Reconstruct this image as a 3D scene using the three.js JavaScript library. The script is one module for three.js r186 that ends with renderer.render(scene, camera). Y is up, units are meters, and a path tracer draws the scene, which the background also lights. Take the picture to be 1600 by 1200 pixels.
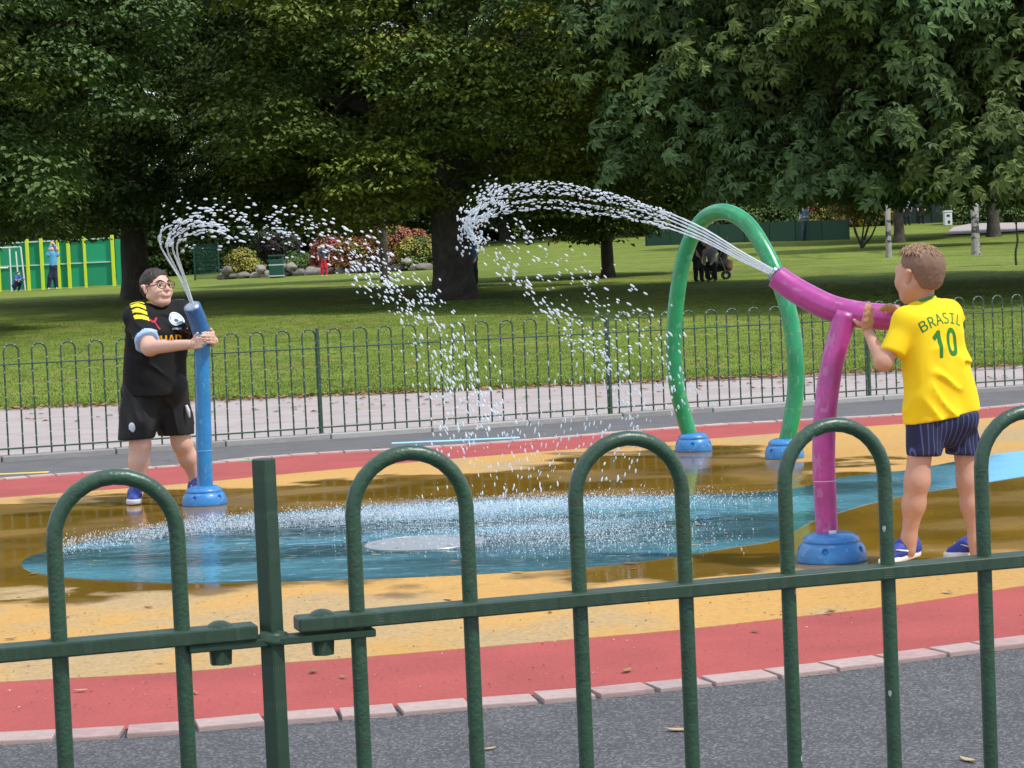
import * as THREE from 'three';
import { mergeGeometries, mergeVertices } from 'three/addons/utils/BufferGeometryUtils.js';
import { RoundedBoxGeometry } from 'three/addons/geometries/RoundedBoxGeometry.js';
import { Brush, Evaluator, SUBTRACTION } from 'three-bvh-csg';

// ---------------------------------------------------------------- camera, sky, sun, exposure
const scene = new THREE.Scene();
const F = 3400, CX = 800, CY = 600;                       // focal length in photograph pixels (1600 x 1200)
const camera = new THREE.PerspectiveCamera(2 * Math.atan(600 / F) * 180 / Math.PI, 4 / 3, 0.1, 900);
camera.rotation.order = 'YXZ';
camera.position.set(0, 1.2, 0);
camera.rotation.set(-Math.atan(149 / F), 0, -0.043);
camera.updateMatrixWorld(true);
scene.add(camera);

const renderer = new THREE.WebGLRenderer({ antialias: true });
renderer.toneMapping = THREE.LinearToneMapping;
renderer.toneMappingExposure = 1.15;
renderer.shadowMap.enabled = true;

const SUN = new THREE.Vector3(0.52, 0.78, 0.26).normalize();
const sun = new THREE.DirectionalLight(new THREE.Color(1.0, 0.95, 0.86), 3.3);
sun.position.copy(SUN).multiplyScalar(120).add(new THREE.Vector3(0, 0, -40));
sun.target.position.set(0, 0, -40);
sun.castShadow = true; sun.shadow.radius = 5;
Object.assign(sun.shadow.camera, { left: -70, right: 70, top: 70, bottom: -70, near: 1, far: 300 });
sun.shadow.mapSize.set(4096, 4096);
scene.add(sun, sun.target);

// ---------------------------------------------------------------- random numbers and noise
function rng(seed) { let s = seed >>> 0; return () => { s = (s + 0x6D2B79F5) >>> 0; let t = s; t = Math.imul(t ^ (t >>> 15), t | 1); t ^= t + Math.imul(t ^ (t >>> 7), t | 61); return ((t ^ (t >>> 14)) >>> 0) / 4294967296; }; }
const hash = (x, y, z) => { let h = (x * 374761393 + y * 668265263 + z * 2147483647) | 0; h = Math.imul(h ^ (h >>> 13), 1274126177); h ^= h >>> 16; return (h >>> 0) / 4294967296; };
const sm = t => t * t * (3 - 2 * t), lerp = (a, b, t) => a + (b - a) * t, clamp = (x, a = 0, b = 1) => Math.min(b, Math.max(a, x));
const sstep = (a, b, x) => sm(clamp((x - a) / (b - a)));
function noise2(x, y, seed = 0) { const i = Math.floor(x), j = Math.floor(y), u = sm(x - i), v = sm(y - j); return lerp(lerp(hash(i, j, seed), hash(i + 1, j, seed), u), lerp(hash(i, j + 1, seed), hash(i + 1, j + 1, seed), u), v); }
function fbm2(x, y, seed = 0, oct = 4) { let s = 0, a = 0.5, t = 0; for (let k = 0; k < oct; k++) { s += a * noise2(x, y, seed + k * 17); t += a; a *= 0.5; x *= 2.03; y *= 2.03; } return s / t; }
function noise3(x, y, z, s = 0) { const k = Math.floor(z), w = sm(z - k); return lerp(noise2(x, y, s + k * 131), noise2(x, y, s + (k + 1) * 131), w); }
function noiseP(x, y, n, seed) { const i = Math.floor(x), j = Math.floor(y), u = sm(x - i), v = sm(y - j), m = q => ((q % n) + n) % n; return lerp(lerp(hash(m(i), m(j), seed), hash(m(i + 1), m(j), seed), u), lerp(hash(m(i), m(j + 1), seed), hash(m(i + 1), m(j + 1), seed), u), v); }
function fbmP(u, v, n, seed, oct = 4) { let s = 0, a = 0.5, t = 0; for (let k = 0; k < oct; k++) { s += a * noiseP(u * n, v * n, n, seed + k * 31); t += a; a *= 0.5; n *= 2; } return s / t; }

// the sky: hazy blue with broken summer cloud, the same all round
{
  const w = 512, h = 256, d = new Float32Array(w * h * 4);
  for (let j = 0; j < h; j++) for (let i = 0; i < w; i++) {
    const el = ((j + 0.5) / h - 0.5) * Math.PI, az = ((i + 0.5) / w - 0.5) * 2 * Math.PI, y = Math.sin(el), c = Math.cos(el);
    const x = c * Math.cos(az), z = c * Math.sin(az), up = Math.max(y, 0), k = Math.pow(1 - up, 2.2);
    const p = 1 / (up + 0.22), cl = sstep(0.44, 0.66, fbm2(x * p * 1.5 + 7, z * p * 1.5 + 3, 5, 5)) * 0.85;
    const sky = [lerp(0.28, 0.92, k), lerp(0.47, 1.02, k), lerp(0.85, 1.14, k)], cloud = [1.42, 1.42, 1.40];
    const o = (j * w + i) * 4; for (let q = 0; q < 3; q++) d[o + q] = lerp(sky[q], cloud[q], cl); d[o + 3] = 1;
  }
  const t = new THREE.DataTexture(d, w, h, THREE.RGBAFormat, THREE.FloatType);
  t.mapping = THREE.EquirectangularReflectionMapping; t.magFilter = THREE.LinearFilter; t.minFilter = THREE.LinearFilter; t.needsUpdate = true;
  scene.background = t; scene.environment = t;
}

// ---------------------------------------------------------------- helpers
const V = (x, y, z) => new THREE.Vector3(x, y, z);
const used = {};
function numbered(n) { if (!(n in used)) { used[n] = 0; return n; } return n + '_' + String(++used[n]).padStart(3, '0'); }
function shade(o) { o.castShadow = true; o.receiveShadow = true; return o; }
function tag(o, label, category, group, kind) { if (label) o.userData.label = label; if (category) o.userData.category = category; if (group) o.userData.group = group; if (kind) o.userData.kind = kind; return o; }
function thing(name, pos, label, category, group) { const g = new THREE.Group(); g.name = numbered(name); if (pos) g.position.copy(pos); scene.add(g); return tag(g, label, category, group); }
/** a part; world-space geometry is moved into the parent's frame */
function part(name, geo, mat, parent, world = false) {
  const m = shade(new THREE.Mesh(geo, mat)); m.name = parent ? name : numbered(name);
  if (parent && world) { parent.updateMatrixWorld(true); geo.applyMatrix4(parent.matrixWorld.clone().invert()); }
  (parent || scene).add(m); return m;
}
function struct(name, geo, mat, label) { const m = part(name, geo, mat); m.userData.kind = 'structure'; if (label) m.userData.label = label; return m; }
const merge = list => { const keep = list.map(g => { const q = g.index ? g.toNonIndexed() : g; for (const k of Object.keys(q.attributes)) if (!['position', 'normal', 'uv'].includes(k)) q.deleteAttribute(k); return q; }); return mergeGeometries(keep); };
const L = (r, g, b) => new THREE.Color().setRGB(r, g, b);
const mat = (c, rough = 0.8, extra = {}) => new THREE.MeshPhysicalMaterial({ color: c, roughness: rough, ...extra });

/** view ray of a photograph pixel, a point on it at a depth, and where it meets the ground */
function ray(px, py) { return V((px - CX) / F, (CY - py) / F, -1).applyQuaternion(camera.quaternion); }
function at(px, py, depth) { const r = ray(px, py); return r.multiplyScalar(depth / -r.z).add(camera.position); }
const tabL = [[0, 0], [26, 0], [33, 0.25], [40, 0.6], [50, 1.05], [58, 1.38], [90, 2.0], [140, 2.8], [400, 4]];
const tabR = [[0, 0], [26, 0], [33, 0.25], [40, 0.6], [50, 1.05], [60, 1.42], [85, 2.25], [110, 3.2], [125, 4.0], [140, 5.0], [400, 8]];
function tab(t, d) { for (let i = 1; i < t.length; i++) if (d <= t[i][0]) { const k = (d - t[i - 1][0]) / (t[i][0] - t[i - 1][0]); return lerp(t[i - 1][1], t[i][1], k); } return t[t.length - 1][1]; }
const LAWN_D = 26.2;
function ground(x, d) {
  if (d < LAWN_D) return 0;
  const u = sstep(-0.235, 0.12, x / d), s = dd => lerp(tab(tabL, dd), tab(tabR, dd), u), q = d * 0.06;
  const soft = (s(d - q) + s(d) * 2 + s(d + q)) / 4 - (d < 30 ? (30 - d) / 3.8 * 0.012 : 0);
  return Math.max(0, soft) + 0.05 * (fbm2(x * 0.15, d * 0.15, 9, 2) - 0.5) * sstep(27, 40, d);
}
function G(px, py) {
  const r = ray(px, py); let d0 = 1, d1 = 1;
  for (let d = 1; d < 400; d *= 1.01) { const k = d / -r.z, y = 1.2 + r.y * k, g = ground(r.x * k, d); if (y <= g) { d1 = d; break; } d0 = d; d1 = d; }
  for (let i = 0; i < 40; i++) { const m = (d0 + d1) / 2, k = m / -r.z; if (1.2 + r.y * k <= ground(r.x * k, m)) d1 = m; else d0 = m; }
  const k = d1 / -r.z; return V(r.x * k, ground(r.x * k, d1), -d1);
}
const onG = (x, d) => V(x, ground(x, d), -d);

/** a tube of varying radius along a smooth line, with closed ends; uv in metres */
function sweep(pts, radii, radial = 10, steps = 24, opt = {}) {
  const c = new THREE.CatmullRomCurve3(pts, false, 'centripetal'), P = opt.raw ? pts : c.getPoints(steps), n = P.length, pos = [], uv = [], idx = [];
  const R = t => { const q = t * (radii.length - 1), i = Math.min(Math.floor(q), radii.length - 2); return radii.length === 1 ? radii[0] : lerp(radii[i], radii[i + 1], q - i); };
  let nrm = null, len = 0;
  for (let i = 0; i < n; i++) {
    const t = P[Math.min(i + 1, n - 1)].clone().sub(P[Math.max(i - 1, 0)]).normalize();
    if (!nrm) nrm = Math.abs(t.y) > 0.9 ? V(1, 0, 0) : V(0, 1, 0);
    nrm.addScaledVector(t, -nrm.dot(t)).normalize(); const b = t.clone().cross(nrm);
    if (i) len += P[i].distanceTo(P[i - 1]);
    for (let j = 0; j <= radial; j++) {
      const a = j / radial * 2 * Math.PI, r = R(i / (n - 1)) * (opt.wob ? opt.wob(a, i / (n - 1), P[i]) : 1);
      pos.push(...P[i].clone().addScaledVector(nrm, Math.cos(a) * r).addScaledVector(b, Math.sin(a) * r)); uv.push(a / (2 * Math.PI) * R(i / (n - 1)) * 6.28, len);
    }
  }
  for (let i = 0; i < n - 1; i++) for (let j = 0; j < radial; j++) { const a = i * (radial + 1) + j, b = a + radial + 1; idx.push(a, a + 1, b, a + 1, b + 1, b); }
  for (const [e, f] of [[0, 1], [n - 1, 0]]) { const k = pos.length / 3; pos.push(...P[e]); uv.push(0, 0); for (let j = 0; j < radial; j++) { const a = e * (radial + 1) + j; f ? idx.push(k, a + 1, a) : idx.push(k, a, a + 1); } }
  const g = new THREE.BufferGeometry(); g.setAttribute('position', new THREE.Float32BufferAttribute(pos, 3)); g.setAttribute('uv', new THREE.Float32BufferAttribute(uv, 2)); g.setIndex(idx); g.computeVertexNormals(); return g;
}
const UP = V(0, 1, 0);
function rod(a, b, ra, rb = ra, radial = 8) { return sweep([a, b], [ra, rb], radial, 1, { raw: true }); }
function boxAt(w, h, d, p, rotY = 0, bevel = 0) { const g = bevel ? new RoundedBoxGeometry(w, h, d, 2, bevel) : new THREE.BoxGeometry(w, h, d); g.rotateY(rotY); g.translate(p.x, p.y, p.z); return g; }

/** textures */
function tex(size, fn, srgb = true, repeat = 1, h = size) {
  const d = new Uint8Array(size * h * 4);
  for (let j = 0; j < h; j++) for (let i = 0; i < size; i++) { const c = fn((i + 0.5) / size, (j + 0.5) / h), o = (j * size + i) * 4; d[o] = clamp(c[0]) * 255; d[o + 1] = clamp(c[1]) * 255; d[o + 2] = clamp(c[2]) * 255; d[o + 3] = 255; }
  const t = new THREE.DataTexture(d, size, h); t.wrapS = t.wrapT = THREE.RepeatWrapping; t.magFilter = THREE.LinearFilter; t.minFilter = THREE.LinearMipmapLinearFilter; t.generateMipmaps = true;
  if (srgb) t.colorSpace = THREE.SRGBColorSpace; t.repeat.set(repeat, repeat); t.needsUpdate = true; return t;
}
const enc = c => c <= 0.0031308 ? c * 12.92 : 1.055 * Math.pow(c, 1 / 2.4) - 0.055;
const E3 = (r, g, b, k = 1) => [enc(clamp(r * k)), enc(clamp(g * k)), enc(clamp(b * k))];
const grey = v => [v, v, v];
function canvasTex(w, h, draw) { const c = document.createElement('canvas'); c.width = w; c.height = h; draw(c.getContext('2d'), w, h); const t = new THREE.CanvasTexture(c); t.colorSpace = THREE.SRGBColorSpace; t.magFilter = THREE.LinearFilter; return t; }

/** flat sheet from an outline given as ground points; uv in metres or through fn */
function sheet(outline, y, uvFn, edge = true) {
  const s = new THREE.Shape(outline.map(p => new THREE.Vector2(p.x, -p.z))), g = new THREE.ShapeGeometry(s);
  const p = g.attributes.position, uv = g.attributes.uv;
  for (let i = 0; i < p.count; i++) { const x = p.getX(i), d = p.getY(i); const q = uvFn ? uvFn(x, d) : [x, d]; uv.setXY(i, q[0], q[1]); p.setXYZ(i, x, y, -d); }
  g.computeVertexNormals();
  // turned-down edge, so that the layer has a thickness
  const n = outline.length, P = [], U = [], I = [];
  outline.forEach(o => { const q = uvFn ? uvFn(o.x, -o.z) : [o.x, -o.z]; P.push(o.x, y, o.z, o.x, -0.01, o.z); U.push(...q, ...q); });
  for (let i = 0; i < n; i++) { const a = i * 2, b = ((i + 1) % n) * 2; I.push(a, a + 1, b, b, a + 1, b + 1); }
  const e = new THREE.BufferGeometry(); e.setAttribute('position', new THREE.Float32BufferAttribute(P, 3)); e.setAttribute('uv', new THREE.Float32BufferAttribute(U, 2)); e.setIndex(I); e.computeVertexNormals();
  return edge ? mergeGeometries([g.toNonIndexed(), e.toNonIndexed()]) : g;
}
const smooth = (pts, n = 60) => new THREE.CatmullRomCurve3(pts, false, 'centripetal').getPoints(n);
const px = list => list.map(([x, y]) => G(x, y));

// ---------------------------------------------------------------- the setting: pad, tarmac, path, lawn
// edges of the splash pad, read from the photograph where they meet the ground
const frontSett = smooth(px([[-420, 1192], [-200, 1178], [0, 1164], [204, 1152], [408, 1136], [552, 1126], [900, 1096], [1064, 1079], [1224, 1061], [1383, 1040], [1600, 1012], [1800, 984], [2050, 948]]));
const frontRed = smooth(px([[-420, 1178], [-200, 1164], [0, 1152], [204, 1140], [408, 1121], [552, 1110], [900, 1082], [1064, 1065], [1224, 1048], [1383, 1027], [1600, 998], [1800, 970], [2050, 934]]));
const frontYel = smooth(px([[-420, 1090], [-200, 1080], [0, 1068], [297, 1051], [442, 1038], [552, 1030], [929, 998], [1064, 986], [1224, 968], [1383, 950], [1600, 917], [1800, 886], [2050, 846]]));
const rearSett = smooth(px([[-420, 781], [-200, 766], [0, 750], [300, 727], [435, 714], [720, 697], [1117, 665], [1344, 653], [1533, 639], [1600, 633], [1800, 617], [2050, 596]]));
const rearYel = smooth(px([[-420, 806], [-200, 793], [0, 779], [300, 756], [435, 743], [720, 717], [1117, 686], [1344, 668], [1533, 655], [1600, 649], [1800, 632], [2050, 611]]));
const blueNear = smooth(px([[33, 884], [38, 890], [60, 898], [120, 906], [230, 912], [330, 913], [600, 906], [760, 899], [900, 890], [1000, 880], [1075, 869], [1140, 858], [1209, 847], [1274, 815], [1407, 777], [1500, 762], [1600, 746], [1800, 716], [2000, 692]]));
const blueFar = smooth(px([[33, 884], [38, 877], [52, 870], [90, 860], [200, 832], [300, 816], [400, 806], [550, 795], [750, 781], [919, 777], [1079, 775], [1209, 770], [1267, 760], [1315, 748], [1407, 738], [1542, 714], [1600, 706], [1800, 680], [2000, 660]]));

const X0 = -6, D0 = 5.5, SPAN = 14, padUV = (x, d) => [(x - X0) / SPAN, (d - D0) / SPAN];
// wet area outline (standing water film left by the jets)
const wetPoly = px([[-260, 806], [0, 788], [200, 776], [420, 760], [700, 736], [860, 716], [1000, 700], [1150, 699], [1330, 713], [1450, 733], [1560, 752], [1760, 735], [1900, 800], [1760, 862], [1600, 878], [1400, 892], [1250, 902], [1080, 903], [900, 912], [600, 914], [330, 930], [0, 940], [-260, 955]]).map(p => [p.x, -p.z]);
function polySd(poly, x, y) {
  let s = 1e9, inside = false;
  for (let i = 0, j = poly.length - 1; i < poly.length; j = i++) {
    const [ax, ay] = poly[j], [bx, by] = poly[i], ex = bx - ax, ey = by - ay, wx = x - ax, wy = y - ay, t = clamp((wx * ex + wy * ey) / (ex * ex + ey * ey));
    s = Math.min(s, Math.hypot(wx - ex * t, wy - ey * t)); if ((ay > y) !== (by > y) && x < ax + ex * (y - ay) / ey) inside = !inside;
  }
  return inside ? s : -s;
}
const TW = 1400, wetGrid = new Float32Array(TW * TW);
{ const M = 140, small = new Float32Array((M + 1) * (M + 1));
  for (let j = 0; j <= M; j++) for (let i = 0; i <= M; i++) small[j * (M + 1) + i] = polySd(wetPoly, X0 + i / M * SPAN, D0 + j / M * SPAN);
  for (let j = 0; j < TW; j++) for (let i = 0; i < TW; i++) {
    const x = X0 + (i + .5) / TW * SPAN, d = D0 + (j + .5) / TW * SPAN, u = (i + .5) / TW * M, v = (j + .5) / TW * M, a = Math.floor(u), b = Math.floor(v), q = (p, r) => small[r * (M + 1) + p];
    const sd = lerp(lerp(q(a, b), q(a + 1, b), u - a), lerp(q(a, b + 1), q(a + 1, b + 1), u - a), v - b);
    wetGrid[j * TW + i] = clamp(sd / 0.45, -2, 1.3) + (fbm2(x * 1.1, d * 0.75, 3, 5) - 0.5) * 3.6 + (fbm2(x * 3.1 + 4, d * 3.4, 13, 4) - 0.5) * 1.9 - (noise2(x * 0.9 + 5, d * 2.2, 8) > 0.86 ? 0.5 : 0);
  } }
const wetAt = (u, v) => wetGrid[Math.min(TW - 1, Math.floor(v * TW)) * TW + Math.min(TW - 1, Math.floor(u * TW))];
const grain = (i, j, s) => hash(i, j, s);
const padMap = tex(TW, (u, v) => {
  const w = wetAt(u, v), wet = sstep(-0.28, 0.3, w), x = u * SPAN, d = v * SPAN, g = grain(Math.floor(u * TW), Math.floor(v * TW), 1);
  const st = fbm2(x * 0.8, d * 0.8, 21, 4), mot = 0.86 + 0.22 * g + 0.22 * (st - 0.5), damp = 0.5 + 0.5 * sstep(0.30, 0.62, fbm2(x * 1.9, d * 1.6, 33, 4));
  const spot = noise2(x * 60, d * 45, 71) > 0.93 && noise2(x * 2, d * 2, 72) > 0.45, dirt = sstep(0.5, 0.7, fbm2(x * 1.3 + 9, d * 1.1, 41, 5));
  const dry = [0.51, 0.29, 0.082].map((c, k) => lerp(c * mot, [0.38, 0.28, 0.15][k] * (0.8 + 0.4 * g), dirt * 0.75) * (spot ? 0.62 : 1)), wc = [0.185, 0.1, 0.010].map(c => c * (0.65 + 0.7 * damp) * (0.9 + 0.2 * g));
  return E3(lerp(dry[0], wc[0], wet), lerp(dry[1], wc[1], wet), lerp(dry[2], wc[2], wet));
});
const padRough = tex(TW, (u, v) => { const w = wetAt(u, v), wet = sstep(-0.3, 0.35, w), m = fbm2(u * 26, v * 30, 51, 3); return grey(lerp(0.85, lerp(0.09, 0.30, sstep(0.35, 0.75, m)), wet)); }, false);
const padBump = tex(TW, (u, v) => { const w = wetAt(u, v), wet = sstep(-0.3, 0.5, w); return grey(lerp(0.35 + 0.5 * grain(Math.floor(u * TW), Math.floor(v * TW), 2), 0.5 + 0.35 * (fbm2(u * 70, v * 110, 61, 3) - 0.5), wet)); }, false);
for (const t of [padMap, padRough, padBump]) t.wrapS = t.wrapT = THREE.ClampToEdgeWrapping;
const yellowM = mat(0xffffff, 1, { map: padMap, roughnessMap: padRough, bumpMap: padBump, bumpScale: 0.0022, ior: 1.36 });

const speck = (r, g, b, seed, amt, extra) => tex(512, (u, v) => { const n = hash(Math.floor(u * 512), Math.floor(v * 512), seed), f = fbmP(u, v, 8, seed + 3, 4), k = 1 + amt * (n - 0.5) + 0.35 * (f - 0.5); return extra ? extra(u, v, k, n, f) : E3(r, g, b, k); });
const grainBump = tex(512, (u, v) => grey(0.3 + 0.5 * hash(Math.floor(u * 512), Math.floor(v * 512), 77) + 0.4 * (fbmP(u, v, 16, 78, 3) - 0.5)), false);
const rep = (t, r, q = r) => { const c = t.clone(); c.repeat.set(r, q); c.needsUpdate = true; return c; };
const redM = mat(0xffffff, 0.85, { map: rep(speck(0.35, 0.062, 0.052, 5, 0.34), 0.45), bumpMap: rep(grainBump, 0.6), bumpScale: 0.002 });

// blue painted stream and pool, under a film of running water
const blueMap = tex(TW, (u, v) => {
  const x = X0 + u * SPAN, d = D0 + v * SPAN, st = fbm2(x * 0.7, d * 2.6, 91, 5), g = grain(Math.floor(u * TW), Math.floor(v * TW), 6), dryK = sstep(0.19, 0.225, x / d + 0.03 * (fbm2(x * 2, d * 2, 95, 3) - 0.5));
  const k = lerp(0.6, 2.0, sstep(0.3, 0.72, st)) * (0.9 + 0.2 * g);  // lighter streaks put sky reflections on the water into the blue colour
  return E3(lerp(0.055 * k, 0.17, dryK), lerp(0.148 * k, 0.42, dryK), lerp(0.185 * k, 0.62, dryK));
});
const blueRough = tex(512, (u, v) => { const x = X0 + u * SPAN, d = D0 + v * SPAN; return grey(lerp(lerp(0.06, 0.2, fbm2(x * 2, d * 2, 97, 3)), 0.7, sstep(0.2, 0.23, x / d))); }, false);
const blueBump = tex(1024, (u, v) => { const x = X0 + u * SPAN, d = D0 + v * SPAN; const m = 0.45 + 0.9 * Math.exp(-(((x + 0.35) / 1.5) ** 2 + ((d - 11.2) / 0.9) ** 2)); return grey(0.5 + 0.4 * m * (fbm2(x * 5, d * 7, 101, 2) - 0.5) + 0.42 * m * (fbm2(x * 17, d * 24, 105, 2) - 0.5)); }, false);
for (const t of [blueMap, blueRough, blueBump]) t.wrapS = t.wrapT = THREE.ClampToEdgeWrapping;
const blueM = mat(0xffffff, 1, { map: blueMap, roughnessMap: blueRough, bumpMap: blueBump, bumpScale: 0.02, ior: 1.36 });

const tarMap = speck(0.1, 0.1, 0.1, 7, 0.5, (u, v, k, n, f) => { const big = hash(Math.floor(u * 200), Math.floor(v * 200), 12), c = 0.075 * k * (0.75 + (big > 0.72 ? 1.15 : 0.3 * big)); return E3(c * 1.02, c, c * 1.02); });
const tarBump = tex(512, (u, v) => grey(0.25 + 0.7 * hash(Math.floor(u * 200), Math.floor(v * 200), 12) * (0.6 + 0.4 * hash(Math.floor(u * 512), Math.floor(v * 512), 13))), false);
const tarM = mat(0xffffff, 0.9, { map: rep(tarMap, 0.8), bumpMap: rep(tarBump, 0.8), bumpScale: 0.005 });
const tarSmoothM = mat(0xffffff, 0.88, { map: rep(speck(0.118, 0.113, 0.113, 14, 0.6), 0.7), bumpMap: rep(grainBump, 0.8), bumpScale: 0.002 });
const pathM = mat(0xffffff, 0.92, { map: rep(speck(0.37, 0.315, 0.295, 15, 0.22), 0.35), bumpMap: rep(grainBump, 0.5), bumpScale: 0.003 });

const padOuter = [...frontSett, ...rearSett.slice().reverse()], padRed = [...frontRed, ...rearSett.slice().reverse()], padYel = [...frontYel, ...rearYel.slice().reverse()], padBlue = [...blueNear, ...blueFar.slice(1).reverse()];
struct('splash_pad_red_surface', sheet(padRed, 0.003), redM, 'red rubber band round the edge of the splash pad');
struct('splash_pad_yellow_surface', sheet(padYel, 0.0055, padUV), yellowM, 'yellow rubber splash pad with wide wet patches');
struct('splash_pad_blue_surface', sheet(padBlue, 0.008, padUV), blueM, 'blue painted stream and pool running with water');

// rear fence line on the ground
const fenceA = G(0, 722), fenceB = G(1600, 609), fDir = fenceB.clone().sub(fenceA).normalize(), fN = V(-fDir.z, 0, fDir.x);   // fN points away from the pad or to it
const away = fN.z < 0 ? fN : fN.clone().negate(), fAng = Math.atan2(-fDir.z, fDir.x);
const fP = s => fenceA.clone().addScaledVector(fDir, s);
const q = (x, d) => V(x, 0, -d);
const f0 = fP(-9), f1 = fP(22);
struct('tarmac', sheet([q(-30, -6), q(30, -6), q(30, 6), f1, f0, q(-30, 10)], 0, null, false), tarM, 'dark coarse tarmac round the splash pad');
// smoother tarmac strip below the rear fence
struct('tarmac_rear_strip', sheet([...rearSett, f1.clone().addScaledVector(away, -0.02), f0.clone().addScaledVector(away, -0.02)], 0.0015), tarSmoothM, 'smooth grey tarmac between splash pad and rear fence');
const lawnEdge = [G(-600, 662), G(0, 637), G(400, 625), G(700, 616), G(1038, 595), G(1300, 585), G(1600, 573), G(2200, 552)];
struct('footpath', sheet([f0.clone().addScaledVector(away, 0.02), f1.clone().addScaledVector(away, 0.02), q(30, 24), ...smooth(lawnEdge.slice().reverse(), 30).map(p => V(p.x, 0, Math.min(p.z, -24) - 0.5)), q(-30, 24)], 0.002, null, false), pathM, 'pale grey footpath behind the bow-top fence');

// setts along the edge, each a stone of its own
function settRow(line, name, w, len, count0, mats, seed) {
  const g = new THREE.Group(); g.name = numbered(name); g.userData.kind = 'structure'; scene.add(g);
  const r = rng(seed), base = []; for (let i = 0; i < 4; i++) { const b = new RoundedBoxGeometry(1, 0.03, 1, 2, 0.010); const p = b.attributes.position; for (let k = 0; k < p.count; k++) p.setY(k, p.getY(k) + 0.0012 * (noise2(p.getX(k) * 3 + 9, p.getZ(k) * 3 + i * 7 + 9, 3) - 0.5)); b.computeVertexNormals(); base.push(b); }
  let acc = 0, k = 0;
  for (let i = 1; i < line.length; i++) {
    const a = line[i - 1], b = line[i], seg = b.distanceTo(a), dir = b.clone().sub(a).normalize();
    while (acc < seg && k < count0) {
      const l = len * (0.86 + 0.3 * r()), m = new THREE.Mesh(base[k % 4], mats[Math.floor(r() * mats.length)]); m.name = 'sett';
      const mid = a.clone().addScaledVector(dir, acc + l / 2);
      m.position.set(mid.x, -0.004 + 0.004 * r(), mid.z); m.rotation.set(0.02 * (r() - .5), Math.atan2(-dir.z, dir.x) + 0.06 * (r() - .5), 0.02 * (r() - .5)); m.scale.set(l - 0.012 - 0.008 * r(), 1, w * (0.92 + 0.12 * r()));
      shade(m); g.add(m); acc += l; k++;
    }
    acc -= seg; if (acc < 0) acc = 0;
  }
  return g;
}
const settMats = [0, 1, 2].map(i => mat(0xffffff, 0.85, { map: rep(speck([0.60, 0.52, 0.56][i], [0.44, 0.40, 0.38][i], [0.40, 0.37, 0.35][i], 30 + i, 0.45), 1), bumpMap: rep(grainBump, 1), bumpScale: 0.004 }));
const frontMid = frontSett.map((p, i) => p.clone().lerp(frontRed[i], 0.5)), inView = (line, a, b) => line.filter(p => { const u = p.x / -p.z; return u > a && u < b; });
tag(settRow(inView(frontMid, -0.36, 0.36), 'sett_edging', 0.125, 0.19, 60, settMats, 5), 'row of pink setts between red rubber and coarse tarmac');
tag(settRow(inView(rearSett, -0.30, 0.30).map(p => p.clone()), 'sett_edging', 0.12, 0.19, 90, settMats, 6), 'row of pink setts between red rubber and rear tarmac strip');

// concrete edging under the rear fence
{
  const g = new THREE.Group(); g.name = numbered('kerb_edging'); tag(g, 'pale concrete edging stones under the rear fence', null, null, 'structure'); scene.add(g);
  const m = [0.34, 0.40, 0.30].map((c, i) => mat(0xffffff, 0.9, { map: rep(speck(c, c * 0.96, c * 0.9, 40 + i, 0.3), 1.2), bumpMap: rep(grainBump, 2), bumpScale: 0.003 }));
  const geo = new RoundedBoxGeometry(0.905, 0.09, 0.15, 2, 0.012);
  for (let i = 0; i < 20; i++) { const s = shade(new THREE.Mesh(geo, m[Math.floor(hash(i, 4, 2) * 3)])); s.name = 'kerb_stone'; s.position.copy(fP(-3.2 + i * 0.915)).setY(0.0 + 0.006 * hash(i, 1, 1)); s.rotation.set(0.02 * (hash(i, 2, 7) - .5), fAng, 0.006 * (hash(i, 3, 7) - .5)); g.add(s); }
}
// painted lines on the rear tarmac
const paintLine = (a, b, w, c, label) => { const A = G(...a), B = G(...b), d = B.clone().sub(A).normalize(), n = V(d.z, 0, -d.x).multiplyScalar(w / 2), o = []; for (let i = 0; i <= 12; i++) o.push(A.clone().lerp(B, i / 12).add(n).addScaledVector(n, 0.25 * (hash(i, 5, 1) - .5))); for (let i = 12; i >= 0; i--) o.push(A.clone().lerp(B, i / 12).sub(n).addScaledVector(n, 0.25 * (hash(i, 9, 1) - .5))); struct('painted_line', sheet(o, 0.004), mat(c, 0.7), label); };
paintLine([-60, 744], [76, 738], 0.09, L(0.75, 0.55, 0.06), 'worn yellow painted line on the rear tarmac');
paintLine([336, 723], [398, 719], 0.12, L(0.12, 0.42, 0.22), 'short green painted line on the rear tarmac');
paintLine([612, 693], [812, 684], 0.14, L(0.30, 0.62, 0.82), 'light blue painted line on the rear tarmac');

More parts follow.
